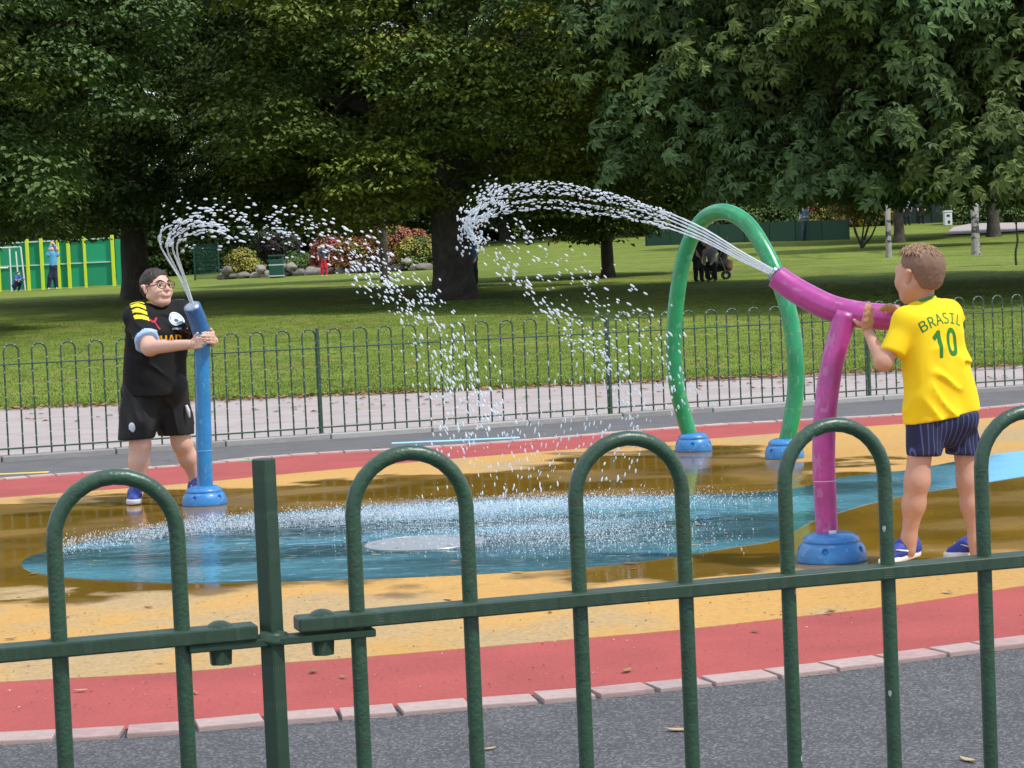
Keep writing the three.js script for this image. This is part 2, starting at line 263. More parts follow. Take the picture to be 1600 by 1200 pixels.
// the lawn: one sheet to the horizon, rising gently away from the path
const lawnMap = tex(1024, (u, v) => { const a = fbmP(u, v, 6, 200, 5), b = fbmP(u, v, 90, 210, 3), c = fbmP(u, v, 24, 220, 3), dry = sstep(0.56, 0.72, fbmP(u, v, 14, 230, 4)), k = 0.62 + 0.5 * a + 0.5 * (b - 0.5) + 0.25 * (c - .5); return E3(lerp(0.18, 0.27, dry * 0.6) * k, lerp(0.24, 0.25, dry * 0.6) * k, lerp(0.042, 0.08, dry * 0.6) * k); });
const lawnM = mat(0xffffff, 0.95, { map: rep(lawnMap, 1 / 9), bumpMap: rep(tex(512, (u, v) => grey(fbmP(u, v, 60, 240, 3)), false), 1 / 3), bumpScale: 0.05, specularIntensity: 0.2 });
{
  const ds = [-20, 0, 10, 20, 24, 25.6, 26.2]; for (let d = 26.8; d < 60; d += 0.9) ds.push(d); for (let d = 60; d < 420; d *= 1.035) ds.push(d);
  const us = []; for (let i = 0; i <= 90; i++) us.push(lerp(-1, 1, i / 90));
  const pos = [], uv = [], idx = [];
  for (const d of ds) for (const u of us) { const w = Math.max(40, d * 0.75), x = Math.sign(u) * Math.pow(Math.abs(u), 1.4) * w; pos.push(x, d < 26 ? -0.03 : d < 26.5 ? -0.01 : ground(x, d) - 0.004, -d); uv.push(x, d); }
  const n = us.length; for (let i = 0; i < ds.length - 1; i++) for (let j = 0; j < n - 1; j++) { const a = i * n + j, b = a + n; idx.push(a, a + 1, b, a + 1, b + 1, b); }
  const g = new THREE.BufferGeometry(); g.setAttribute('position', new THREE.Float32BufferAttribute(pos, 3)); g.setAttribute('uv', new THREE.Float32BufferAttribute(uv, 2)); g.setIndex(idx); g.computeVertexNormals();
  struct('lawn', g, lawnM, 'mown park lawn rising gently to the trees');
}
function scatter(name, geo, m, list, label, category) {   // list of [position, yaw, tilt, scale, colour]
  const o = shade(new THREE.InstancedMesh(geo, m, list.length)); o.name = numbered(name); const d = new THREE.Object3D();
  list.forEach(([p, yaw, tilt, s, c], i) => { d.position.copy(p); d.rotation.set(tilt, yaw, 0, 'YXZ'); typeof s === 'number' ? d.scale.setScalar(s) : d.scale.set(...s); d.updateMatrix(); o.setMatrixAt(i, d.matrix); if (c) o.setColorAt(i, c); });
  scene.add(o); return tag(o, label, category, null, 'stuff');
}
{ // grass blades over the nearer lawn and a ragged fringe along the path
  const r = rng(77), tri = [];
  for (let i = 0; i < 7; i++) { const a = r() * 6.28, x = (r() - .5) * 0.1, z = (r() - .5) * 0.1, h = 0.012 + 0.016 * r(), w = 0.004, lx = Math.cos(a) * h * 0.6, lz = Math.sin(a) * h * 0.6, sx = -Math.sin(a) * w, sz = Math.cos(a) * w; tri.push(x - sx, 0, z - sz, x + sx, 0, z + sz, x + lx, h, z + lz); }
  const g = new THREE.BufferGeometry(); g.setAttribute('position', new THREE.Float32BufferAttribute(tri, 3)); g.computeVertexNormals();
  const list = [];
  for (let i = 0; i < 60000; i++) { const d = 26.4 + 22 * Math.pow(r(), 1.6), x = (r() - .5) * (d * 0.62), k = 0.7 + 0.6 * r(); list.push([onG(x, d).add(V(0, -0.01, 0)), r() * 6.28, 0, 0.8 + 0.9 * r() * (d < 27 ? 1.5 : 1), r() < 0.12 ? L(0.25 * k, 0.23 * k, 0.08 * k) : L(0.172 * k, 0.245 * k, 0.045 * k)]); }
  scatter('grass', g, mat(0xffffff, 0.9, { specularIntensity: 0.2 }), list, 'short grass blades over the lawn beside the footpath', 'grass');
  // dry leaves blown against the lawn edge
  const leaf = new THREE.BufferGeometry(); leaf.setAttribute('position', new THREE.Float32BufferAttribute([-.5, 0, 0, 0, .12, -.3, .5, 0, 0, -.5, 0, 0, .5, 0, 0, 0, .1, .32], 3)); leaf.computeVertexNormals();
  const li = []; const edge = smooth(lawnEdge, 200);
  for (let i = 0; i < 2600; i++) { const p = edge[Math.floor(r() * edge.length)].clone(), d = 26.15 + (r() + r() + r() - 1.5) * 0.35 - (r() < 0.12 ? r() * 3.5 : 0), k = 0.6 + 0.8 * r(), x = p.x + (r() - .5) * .4; li.push([V(x, Math.max(0, ground(x, d)) + 0.012, -d), r() * 6.28, (r() - .5) * .8, 0.05 + 0.05 * r(), L(0.27 * k, 0.145 * k, 0.07 * k)]); }
  scatter('leaf_litter', leaf, mat(0xffffff, 0.9), li, 'brown leaf litter blown along the lawn edge', 'leaf litter');
}

// ---------------------------------------------------------------- trees and shrubs
function leafGeo(list) { // list of {o, f, w, l, n}: pointed leaves with a slight fold
  const pos = [];
  for (const { o, f, n, l, w } of list) {
    const s = f.clone().cross(n).normalize(), a = o, m1 = o.clone().addScaledVector(f, l * 0.5).addScaledVector(s, w / 2).addScaledVector(n, w * 0.12), m2 = o.clone().addScaledVector(f, l * 0.5).addScaledVector(s, -w / 2).addScaledVector(n, w * 0.12), t = o.clone().addScaledVector(f, l).addScaledVector(n, -l * 0.12);
    pos.push(...a, ...m1, ...t, ...a, ...t, ...m2);
  }
  const g = new THREE.BufferGeometry(); g.setAttribute('position', new THREE.Float32BufferAttribute(pos, 3)); g.computeVertexNormals(); return g;
}
function sprayGeo(seed, count, spread, len, wid, flat = 0.35) { // a flat spray of simple leaves
  const r = rng(seed), list = [];
  for (let i = 0; i < count; i++) { const a = r() * 6.28, q = spread * Math.sqrt(r()), o = V(Math.cos(a) * q, (r() - .5) * spread * flat, Math.sin(a) * q), b = a + (r() - .5) * 2.2, f = V(Math.cos(b), -0.15 - 0.45 * r(), Math.sin(b)).normalize(), n = V((r() - .5) * 0.9, 1, (r() - .5) * 0.9); n.addScaledVector(f, -n.dot(f)).normalize(); list.push({ o, f, n, l: len * (0.7 + 0.6 * r()), w: wid * (0.7 + 0.6 * r()) }); }
  return leafGeo(list);
}
function palmateGeo(seed, count, spread) { // horse-chestnut: fans of seven drooping leaflets
  const r = rng(seed), list = [];
  for (let i = 0; i < count; i++) {
    const a = r() * 6.28, q = spread * Math.sqrt(r()), o = V(Math.cos(a) * q, (r() - .5) * spread * 0.7, Math.sin(a) * q), size = 0.14 + 0.07 * r(), ax = V((r() - .5) * .7 + Math.cos(a) * 0.5, 1, (r() - .5) * .7 + Math.sin(a) * 0.5).normalize(), t1 = ax.clone().cross(V(0.3, 0.1, 1)).normalize(), t2 = ax.clone().cross(t1), rot = r() * 6.28;
    for (let k = 0; k < 6; k++) { const b = rot + k / 6 * 5.4, f = t1.clone().multiplyScalar(Math.cos(b)).addScaledVector(t2, Math.sin(b)).addScaledVector(ax, -0.45).normalize(), n = ax.clone().addScaledVector(f, -ax.dot(f)).normalize(); list.push({ o, f, n, l: size * (0.8 + 0.35 * Math.sin(k / 5 * 3.14)), w: size * 0.42 }); }
  }
  return leafGeo(list);
}
const SPRAYS = { small: [1, 2, 3].map(i => sprayGeo(i, 22, 0.42, 0.13, 0.085)), far: [4, 5].map(i => sprayGeo(i, 20, 0.7, 0.26, 0.17, 0.6)), chestnut: [6, 7, 8].map(i => palmateGeo(i, 6, 0.38)), shrub: [9, 10].map(i => sprayGeo(i, 22, 0.2, 0.10, 0.06, 0.9)) };
const leafM = new THREE.MeshPhysicalMaterial({ color: 0xffffff, roughness: 0.55, specularIntensity: 0.4, side: THREE.DoubleSide });
const barkMap = tex(512, (u, v) => { const a = fbmP(u, v * 0.5, 24, 300, 4), b = fbmP(u, v, 6, 310, 4), k = 0.5 + 0.9 * a * b * 1.6; return E3(0.075 * k, 0.062 * k, 0.05 * k); });
const barkB = tex(512, (u, v) => grey(fbmP(u, v * 0.34, 30, 320, 4)), false);
const barkM = mat(0xffffff, 0.95, { map: rep(barkMap, 0.7), bumpMap: rep(barkB, 0.7), bumpScale: 0.03 });
const paleBarkM = mat(0xffffff, 0.9, { map: rep(tex(256, (u, v) => { const a = fbmP(u, v, 8, 330, 4), d = sstep(0.55, 0.62, fbmP(u * 0.5, v, 12, 340, 3)); return E3(lerp(0.30, 0.06, d) * (0.7 + 0.6 * a), lerp(0.285, 0.055, d) * (0.7 + 0.6 * a), lerp(0.25, 0.05, d) * (0.7 + 0.6 * a)); }), 0.8), bumpMap: rep(barkB, 1), bumpScale: 0.01 });

function crown(parent, name, geos, boughs, perBough, r, colours, opt = {}) {
  // boughs: [centre, radius, flatness]; each carries a shell of sprays, one InstancedMesh per spray shape
  const lists = geos.map(() => []), d = new THREE.Object3D();
  for (const [c, rad, flat] of boughs) {
    const tone = colours[Math.floor(r() * colours.length)], k0 = 0.8 + 0.4 * r(), n = Math.round(perBough * (0.7 + 0.6 * r()) * Math.pow(rad / (opt.rad || 1.4), 2));
    for (let i = 0; i < n; i++) {
      const z = r() * 2 - 0.75, a = r() * 6.28, s = Math.sqrt(Math.max(0, 1 - z * z)), q = rad * (0.45 + 0.6 * Math.sqrt(r()));
      const p = V(Math.cos(a) * s * q, z * q * flat - (1 - Math.max(z, 0)) * 0.18 * q * (opt.droop || 1), Math.sin(a) * s * q).add(c);
      if (opt.keep && !opt.keep(p)) continue;
      const k = k0 * (0.75 + 0.5 * r()); lists[Math.floor(r() * geos.length)].push([p, a + (r() - .5), 0.35 * r() + (opt.hang || 0), 0.8 + 0.5 * r(), L(tone[0] * k, tone[1] * k, tone[2] * k), (r() - .5) * 0.6]);
    }
  }
  lists.forEach((li, gi) => {
    if (!li.length) return;
    const m = shade(new THREE.InstancedMesh(geos[gi], leafM, li.length)); m.name = name; m.userData.kind = 'stuff';
    li.forEach(([p, yaw, tilt, s, c, t2], i) => { d.position.copy(p); d.rotation.set(t2, -yaw, -tilt, 'YXZ'); d.scale.setScalar(s); d.updateMatrix(); m.setMatrixAt(i, d.matrix); m.setColorAt(i, c); });
    parent.add(m);
  });
}
/** a tree: base on the ground, tapered trunk, limbs into the boughs, crown of leaf sprays */
function tree(o) {
  const r = rng(o.seed), t = thing(o.name, o.base, o.label, 'tree', o.group), c = o.centre.clone().sub(o.base), R = o.radii;
  const boughs = [];
  for (let i = 0; i < o.boughs; i++) {
    const z = r() * 2 - 1, a = r() * 6.28, s = Math.sqrt(1 - z * z), q = i % 4 === 0 ? 0.35 + 0.35 * r() : 0.72 + 0.28 * r(), lump = 0.86 + 0.28 * noise3(Math.cos(a) * s * 2 + 5, z * 2 + 5, Math.sin(a) * s * 2 + 5, o.seed);
    const p = V(Math.cos(a) * s * R.x * q * lump, z * R.y * q * lump, Math.sin(a) * s * R.z * q * lump).add(c); if (p.y < 0.5 || (o.keep && !o.keep(p.clone().add(o.base)))) continue;
    boughs.push([p, (o.bough || 1.5) * (0.65 + 0.7 * r()), o.flat || 0.5]);
  }
  if (o.extra) for (const [p, rad] of o.extra) boughs.push([p.clone().sub(o.base), rad, o.flat || 0.5]);
  const top = V(c.x * 0.7, c.y + R.y * 0.55, c.z * 0.7), fork = V(c.x * 0.12, Math.max(o.fork || 2.2, 0.8), c.z * 0.12), tr = o.trunk;
  part('trunk', sweep([V(0, -0.25, 0), V(0, 0.12, 0), V(fork.x * 0.2, fork.y * 0.45, fork.z * 0.2), fork, V(c.x * .4, lerp(fork.y, top.y, .5), c.z * .4), top], [tr * 1.75, tr * 1.32, tr, tr * 0.98, tr * 0.9, tr * 0.62, tr * 0.35, tr * 0.1], 16, 40, { wob: (a, k) => 1 + 0.10 * Math.sin(a * 5 + o.seed) * (1 - k) * (k < 0.1 ? 1.6 : 0.6) + 0.05 * Math.sin(a * 3 + k * 9) }), o.bark || barkM, t);
  const pick = boughs.slice().sort(() => r() - 0.5).slice(0, o.limbs || 12);
  for (const [b] of pick) { const k = 0.1 + 0.75 * r(), from = k < 0.5 ? fork.clone().multiplyScalar(0.8 + 0.4 * k) : V(c.x * .4, lerp(fork.y, top.y, .5), c.z * .4), mid = from.clone().lerp(b, 0.5).add(V(0, 0.12 * b.distanceTo(from), 0)); part('limb', sweep([from, from.clone().lerp(mid, .5).add(V(0, .15, 0)), mid, b], [tr * 0.42, tr * 0.3, tr * 0.18, tr * 0.05], 7, 14), o.bark || barkM, t); }
  crown(t, 'crown', o.geos || SPRAYS.small, boughs, o.per || 60, r, o.colours, { rad: o.bough || 1.5, hang: o.hang, keep: o.keep && (p => o.keep(p.clone().add(o.base))) });
  return t;
}
const G1 = [[0.072, 0.118, 0.028], [0.090, 0.132, 0.03], [0.062, 0.105, 0.028], [0.105, 0.14, 0.028]], G2 = [[0.13, 0.172, 0.028], [0.17, 0.195, 0.024], [0.155, 0.19, 0.028], [0.085, 0.132, 0.03], [0.11, 0.155, 0.03]], G3 = [[0.070, 0.118, 0.038], [0.084, 0.134, 0.038], [0.10, 0.14, 0.034]];  // middle palette: sun glow through the leaves is put into its yellow-greens
// crowns are kept clear of the low view under the trees, as the photograph shows their undersides
const line = pts => x => { for (let i = 1; i < pts.length; i++) if (x <= pts[i][0]) return lerp(pts[i - 1][1], pts[i][1], (x - pts[i - 1][0]) / (pts[i][0] - pts[i - 1][0])); return pts[pts.length - 1][1]; };
const toPx = p => { const q = p.clone().sub(camera.position).applyQuaternion(camera.quaternion.clone().invert()); return [CX + F * q.x / -q.z, CY - F * q.y / -q.z]; };
const skirt = line([[-900, 400], [-50, 372], [40, 362], [120, 372], [190, 350], [250, 352], [400, 345], [470, 352], [560, 362], [620, 345], [660, 318], [760, 322], [860, 330], [930, 345], [1000, 320], [1060, 312], [1200, 300], [1340, 292], [1420, 312], [1480, 290], [1600, 296], [2400, 330]]);
const lowSkirt = p => { if (p.z > -3) return true; const [x, y] = toPx(p); return y < skirt(x) + 10 * (noise2(x * 0.02, 1, 4) - .5); };

tree({ name: 'beech_tree', label: 'dark broad tree whose trunk stands behind the boy in black', seed: 11, base: G(213, 467), trunk: 0.36, fork: 2.6, centre: at(230, 120, 57), radii: V(7.6, 5.0, 7.0), boughs: 190, bough: 1.5, per: 46, flat: 0.36, colours: G1, limbs: 16, keep: lowSkirt });
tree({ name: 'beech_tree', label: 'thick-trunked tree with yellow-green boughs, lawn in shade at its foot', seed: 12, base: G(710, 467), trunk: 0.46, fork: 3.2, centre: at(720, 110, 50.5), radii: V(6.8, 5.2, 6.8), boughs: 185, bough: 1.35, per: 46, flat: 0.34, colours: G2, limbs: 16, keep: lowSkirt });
tree({ name: 'chestnut_tree', label: 'horse chestnut with big fan leaves overhanging the right-hand lawn', seed: 13, base: onG(12.2, 44), trunk: 0.42, fork: 2.6, centre: at(1590, 30, 44), radii: V(8.2, 6.4, 6.6), boughs: 290, bough: 1.3, per: 52, colours: G3, geos: SPRAYS.chestnut, limbs: 14, hang: 0.35, keep: lowSkirt });
tree({ name: 'lime_tree', label: 'tree with small pale leaves reaching in over the left lawn', seed: 15, base: onG(-12.2, 44), trunk: 0.34, fork: 2.4, centre: at(-170, 0, 43), radii: V(4.6, 5.2, 4.8), boughs: 150, bough: 1.2, per: 62, colours: G3, limbs: 12, keep: lowSkirt });
tree({ name: 'young_tree', label: 'small dark tree with low crown between thick trunk and green arch', seed: 16, base: G(950, 433), trunk: 0.17, fork: 1.2, centre: at(950, 270, 60.5), radii: V(2.6, 1.9, 2.4), boughs: 70, bough: 0.8, per: 46, colours: G1, limbs: 9, keep: p => { const [x, y] = toPx(p); return y < 372 + 14 * noise2(x * .05, 2, 3); } });
tree({ name: 'slim_tree', label: 'slender tree trunk in front of the orange flower bed', seed: 17, base: G(602, 441), trunk: 0.12, fork: 2.6, centre: at(590, 190, 70), radii: V(2.6, 2.2, 2.4), boughs: 60, bough: 0.9, per: 46, colours: G1, limbs: 7, keep: lowSkirt });
tree({ name: 'birch_tree', label: 'pale mottled tree trunk beside the multi-stemmed shrub', seed: 18, base: G(1389, 402), trunk: 0.085, fork: 3.0, centre: at(1400, 210, 78), radii: V(2.6, 2.6, 2.4), boughs: 60, bough: 0.9, per: 46, colours: G3, limbs: 7, bark: paleBarkM, keep: lowSkirt });
tree({ name: 'birch_tree', label: 'pale grey tree trunk in front of the dark kiosk plaza', seed: 19, base: G(1525, 398), trunk: 0.12, fork: 3.0, centre: at(1525, 190, 80), radii: V(3, 3, 2.6), boughs: 70, bough: 0.95, per: 46, colours: G3, limbs: 7, bark: paleBarkM, keep: lowSkirt });
tree({ name: 'park_tree', label: 'dark straight tree trunk beside the pale mottled trunk', seed: 20, base: G(1405, 379), trunk: 0.2, fork: 3.4, centre: at(1380, 170, 92), radii: V(4.5, 3.8, 4), boughs: 90, bough: 1.3, per: 40, geos: SPRAYS.far, colours: G1, limbs: 8, keep: lowSkirt });
tree({ name: 'park_tree', label: 'dark tree trunk with spreading foot beside the pale plaza', seed: 21, base: G(1552, 370), trunk: 0.26, fork: 3.4, centre: at(1560, 150, 97), radii: V(5, 4, 4), boughs: 100, bough: 1.3, per: 40, geos: SPRAYS.far, colours: G1, limbs: 8, keep: lowSkirt });
{ // bare sapling at the right
  const b = G(1588, 414), t = thing('sapling', b, 'thin crooked sapling standing alone on the right-hand lawn', 'tree'), d = -b.z;
  part('trunk', sweep([[1588, 416], [1587, 395], [1590, 375], [1588, 350], [1594, 328], [1604, 310]].map(([x, y]) => at(x, y, d)), [0.035, 0.03, 0.028, 0.02, 0.014, 0.008], 7, 24), barkM, t, true);
  part('limb', sweep([[1588, 352], [1581, 338], [1578, 322]].map(([x, y]) => at(x, y, d)), [0.014, 0.006], 5, 8), barkM, t, true);
  const rr = rng(3); crown(t, 'crown', SPRAYS.shrub, [[at(1606, 305, d).sub(b), 0.35, 0.7], [at(1578, 316, d).sub(b), 0.25, .7]], 24, rr, G3, { rad: .35 });
}
// the dark wood closing the park: single trees, understorey down to the ground
{
  const spots = [[-260, 118], [-120, 140], [40, 124], [170, 150], [330, 128], [450, 146], [560, 132], [690, 150], [800, 136], [910, 150], [1000, 128], [1110, 146], [1200, 132], [1330, 152], [1460, 140], [1570, 155], [1700, 138], [1850, 150], [100, 175], [620, 180], [900, 178], [1260, 185], [1500, 182]];
  spots.forEach(([x, d], i) => {
    const X = (x - CX) / F * d, b = onG(X, d), h = x > 500 && x < 700 ? 10 : 15 + 7 * hash(i, 3, 9);
    tree({ name: 'woodland_tree', label: 'dark leafy tree in the wood closing the far side of the park', group: 'trees of the wood behind the lawn', seed: 100 + i, base: b, trunk: 0.4, fork: 3, centre: b.clone().add(V(0, h * 0.5, 0)), radii: V(5.6, h * 0.52, 4.6), boughs: 62, bough: 2.5, per: 24, flat: 0.6, geos: SPRAYS.far, colours: [[0.045, 0.078, 0.02], [0.055, 0.09, 0.024], [0.07, 0.10, 0.026]], limbs: 5 });
  });
}
function shrub(name, label, base, w, h, dep, n, colours, seed, opt = {}) {
  const t = thing(name, base, label, 'shrub', opt.group), r = rng(seed), boughs = [];
  for (let i = 0; i < n; i++) { const z = Math.pow(r(), 0.8), a = r() * 6.28, s = Math.sqrt(Math.max(0, 1 - z * z * 0.8)) * (0.4 + 0.6 * r()); boughs.push([V(Math.cos(a) * s * w / 2, h * (0.12 + 0.78 * z * (0.75 + 0.25 * r())), Math.sin(a) * s * dep / 2), (opt.bough || 0.4) * (0.7 + 0.6 * r()), 0.75]); }
  const stems = []; for (let i = 0; i < 5; i++) { const b = boughs[i % boughs.length][0]; stems.push(sweep([V((r() - .5) * .15, -0.08, (r() - .5) * .15), b.clone().multiplyScalar(0.5), b], [0.03, 0.02, 0.008], 5, 6)); }
  part('stem', merge(stems), barkM, t);
  crown(t, 'foliage', opt.geos || SPRAYS.shrub, boughs, opt.per || 34, r, colours, { rad: opt.bough || 0.4, droop: 0.3 });
  return t;
}

// understorey of the wood
for (let i = 0; i < 20; i++) { const x = -330 + i * 118 + 40 * (hash(i, 8, 8) - .5), d = 122 + 26 * hash(i, 9, 8), b = onG((x - CX) / F * d, d); if (x > 1340 && x < 1560) b.z -= 12; b.y = ground(b.x, -b.z); shrub('woodland_bush', 'dark dense bush at the foot of the wood behind the lawn', b, 7.5, 3.6 + 1.6 * hash(i, 1, 8), 3, 60, [[0.05, 0.085, 0.022], [0.07, 0.105, 0.026], [0.09, 0.12, 0.03]], 300 + i, { bough: 0.95, per: 20, geos: SPRAYS.far, group: 'bushes of the wood edge' }); }

// ---------------------------------------------------------------- rear bow-top fence
const railGreen = (k, seed) => mat(0xffffff, 0.42, { map: rep(tex(512, (u, v) => { const f = fbmP(u, v, 10, seed, 4), s = fbmP(u, v, 60, seed + 5, 3), chip = sstep(0.80, 0.81, fbmP(u, v, 7, seed + 9, 3)), rust = sstep(0.72, 0.76, fbmP(u, v, 16, seed + 15, 3)) * 0.5, m = (0.7 + 0.5 * f + 0.35 * (s - .5)) * k; return E3(lerp(lerp(0.022 * m, 0.04, rust), 0.42, chip), lerp(lerp(0.070 * m, 0.045, rust), 0.43, chip), lerp(lerp(0.034 * m, 0.03, rust), 0.42, chip)); }), 5, 5), bumpMap: rep(tex(512, (u, v) => grey(0.6 * fbmP(u, v, 14, seed + 20, 4) + 0.4 * fbmP(u, v, 60, seed + 25, 2)), false), 6, 6), bumpScale: 0.0011, clearcoat: 0.25, clearcoatRoughness: 0.3 });
const fenceM = railGreen(1.0, 400);
function hoopGeo(w, top, bottom, r, radial = 8) { const p = [V(-w / 2, bottom, 0), V(-w / 2, lerp(bottom, top, 0.5), 0), V(-w / 2, top - w / 2 - 0.02, 0)]; for (let i = 0; i <= 14; i++) { const a = Math.PI * (1 - i / 14); p.push(V(Math.cos(a) * w / 2, top - w / 2 + Math.sin(a) * w / 2, 0)); } p.push(V(w / 2, top - w / 2 - 0.02, 0), V(w / 2, lerp(bottom, top, 0.5), 0), V(w / 2, bottom, 0)); return sweep(p, [r], radial, 8, { raw: true }); }
{
  const t = thing('bow_top_fence', fP(0), 'green bow-top railing fence between splash pad and footpath', 'fence'); t.rotation.y = fAng; t.position.y = 0.045;
  const pitch = 0.226, geo = hoopGeo(0.117, 0.885, -0.02, 0.0075, 7);
  for (let i = -12; i <= 60; i++) { const m = part('hoop', geo, fenceM, t); m.position.set(i * pitch + 0.13, 0, 0.003 * (hash(i, 1, 2) - .5)); m.rotation.z = 0.012 * (hash(i, 5, 5) - .5); }
  for (let s = -2.8; s < 13.6; s += 2.72) { part('rail', boxAt(2.70, 0.012, 0.034, V(s + 1.36, 0.725, 0), 0, 0.003), fenceM, t); part('rail', boxAt(2.70, 0.012, 0.034, V(s + 1.36, 0.055, 0), 0, 0.003), fenceM, t); }
  const s0 = G(972, 656).sub(fP(0)).dot(fDir);
  for (let k = -3; k <= 3; k++) { const s = s0 + k * 2.72; part('post', boxAt(0.028, 0.93, 0.028, V(s, 0.43, 0.0), 0, 0.004), fenceM, t); }
}

// ---------------------------------------------------------------- foreground fence: hoops, rails, post with lugs and bolts
{
  const A = at(645, 900, 2.44), B = at(1310, 900, 2.6); A.y = B.y = 0;
  const dir = B.clone().sub(A).normalize(), ang = Math.atan2(-dir.z, dir.x), t = thing('bow_top_fence', A, 'dark green bow-top railing fence with bolted square post and chipped paint', 'fence'); t.rotation.y = ang;
  const fm = railGreen(0.95, 450), S = (x, y) => { const r = ray(x, y); const den = r.x * dir.z - r.z * dir.x; return (A.z * r.x - A.x * r.z) / -den; };   // distance along the fence of a pixel column
  const pitch = B.distanceTo(A) / 2, geo = hoopGeo(0.132, 1.021, 0.075, 0.0089, 14);
  const list = [S(182, 850)]; list.push(list[0] - pitch, list[0] - 2 * pitch, 0, pitch, 2 * pitch, 3 * pitch, 4 * pitch, 5 * pitch);
  for (const s of list) { const hg = geo.clone(), uv = hg.attributes.uv; for (let i = 0; i < uv.count; i++) uv.setXY(i, uv.getX(i) + s * 1.37, uv.getY(i) + s * 2.71); const m = part('hoop', hg, fm, t); m.position.x = s; if (s < -0.2) m.position.y = -0.005; }
  const sp = S(418, 850), rl = (a, b, y, z = 0) => part('rail', boxAt(b - a, 0.0165, 0.036, V((a + b) / 2, y, z), 0, 0.003), fm, t);
  rl(list[2] - 0.12, sp - 0.018, 0.836); rl(sp + 0.028, 5 * pitch + 0.12, 0.839); rl(list[2] - 0.12, sp - 0.018, 0.09); rl(sp + 0.028, 5 * pitch + 0.12, 0.09);
  const post = part('post', boxAt(0.0195, 1.05, 0.0195, V(0, 0.5, 0), 0, 0.002), fm, t); post.position.x = sp; post.rotation.y = 0.62;
  const lug = (a, b) => part('lug', boxAt(Math.abs(b - a), 0.009, 0.028, V((a + b) / 2, 0.8235, 0.001), 0, 0.002), fm, t);
  lug(sp - 0.094, sp - 0.006); lug(sp + 0.006, sp + 0.115);
  const weld = new THREE.SphereGeometry(0.015, 14, 10); { const p = weld.attributes.position; for (let i = 0; i < p.count; i++) { const k = 1 + 0.25 * (hash(Math.round(p.getX(i) * 900), Math.round(p.getY(i) * 900), 3) - .5); p.setXYZ(i, p.getX(i) * k * 1.2, p.getY(i) * k * 0.7, p.getZ(i) * k); } weld.computeVertexNormals(); weld.translate(sp, 0.826, 0.002); part('weld', weld, fm, t); }
  for (const s of [S(343, 985), S(503, 975)]) {
    const y = s < sp ? 0.8427 : 0.8457, dome = new THREE.SphereGeometry(0.0165, 20, 8, 0, 6.283, 0, 1.25); dome.scale(1, 0.75, 1); dome.translate(s, y - 0.0045, 0);
    const bolt = part('bolt', dome, fm, t); const nut = new THREE.CylinderGeometry(0.0135, 0.0125, 0.017, 6); nut.translate(s, 0.811, 0); part('nut', nut, fm, bolt);
  }
}

// ---------------------------------------------------------------- water-play posts
const gloss = (r, g, b, seed, rough = 0.3) => mat(0xffffff, rough, { map: rep(tex(256, (u, v) => { const f = fbmP(u, v, 6, seed, 4), s = fbmP(u, v, 50, seed + 4, 2), k = 0.72 + 0.5 * f + 0.2 * (s - .5), w = sstep(0.66, 0.74, fbmP(u, v * 0.4, 20, seed + 8, 3)) * 0.12; return E3(lerp(r * k, 0.6, w), lerp(g * k, 0.6, w), lerp(b * k, 0.6, w)); }), 2), bumpMap: rep(grainBump, 5), bumpScale: 0.0006, clearcoat: 0.35, clearcoatRoughness: 0.2 });
const blueBaseM = gloss(0.024, 0.20, 0.50, 500, 0.4), bluePipeM = gloss(0.015, 0.20, 0.46, 505, 0.25), blueDarkM = gloss(0.02, 0.12, 0.31, 510, 0.4), purpleM = gloss(0.42, 0.045, 0.27, 515, 0.3), greenM = gloss(0.008, 0.26, 0.088, 520, 0.25), steelM = mat(L(0.5, 0.5, 0.5), 0.3, { metalness: 1 });
const ev = new Evaluator(); ev.attributes = ['position', 'normal', 'uv'];
function domeGeo(R, H) {
  const pr = [[0, 0], [R * 0.97, 0], [R, 0.012], [R * 0.985, H * 0.35], [R * 0.92, H * 0.55], [R * 0.84, H * 0.665], [R * 0.80, H * 0.675], [R * 0.79, H * 0.71], [R * 0.825, H * 0.74], [R * 0.77, H * 0.86], [R * 0.64, H * 0.95], [R * 0.5, H], [0, H]].map(([x, y]) => new THREE.Vector2(x, y));
  let b = new Brush(new THREE.LatheGeometry(pr, 56)); b.updateMatrixWorld();
  for (let i = 0; i < 5; i++) { const a = i / 5 * 6.283 + 0.65, h = new Brush(new THREE.SphereGeometry(0.014 * R / 0.14, 14, 10)); h.position.set(Math.cos(a) * R * 0.955, H * 0.47, Math.sin(a) * R * 0.955); h.updateMatrixWorld(); b = ev.evaluate(b, h, SUBTRACTION); }
  return b.geometry;
}
const dome1 = domeGeo(0.147, 0.125);
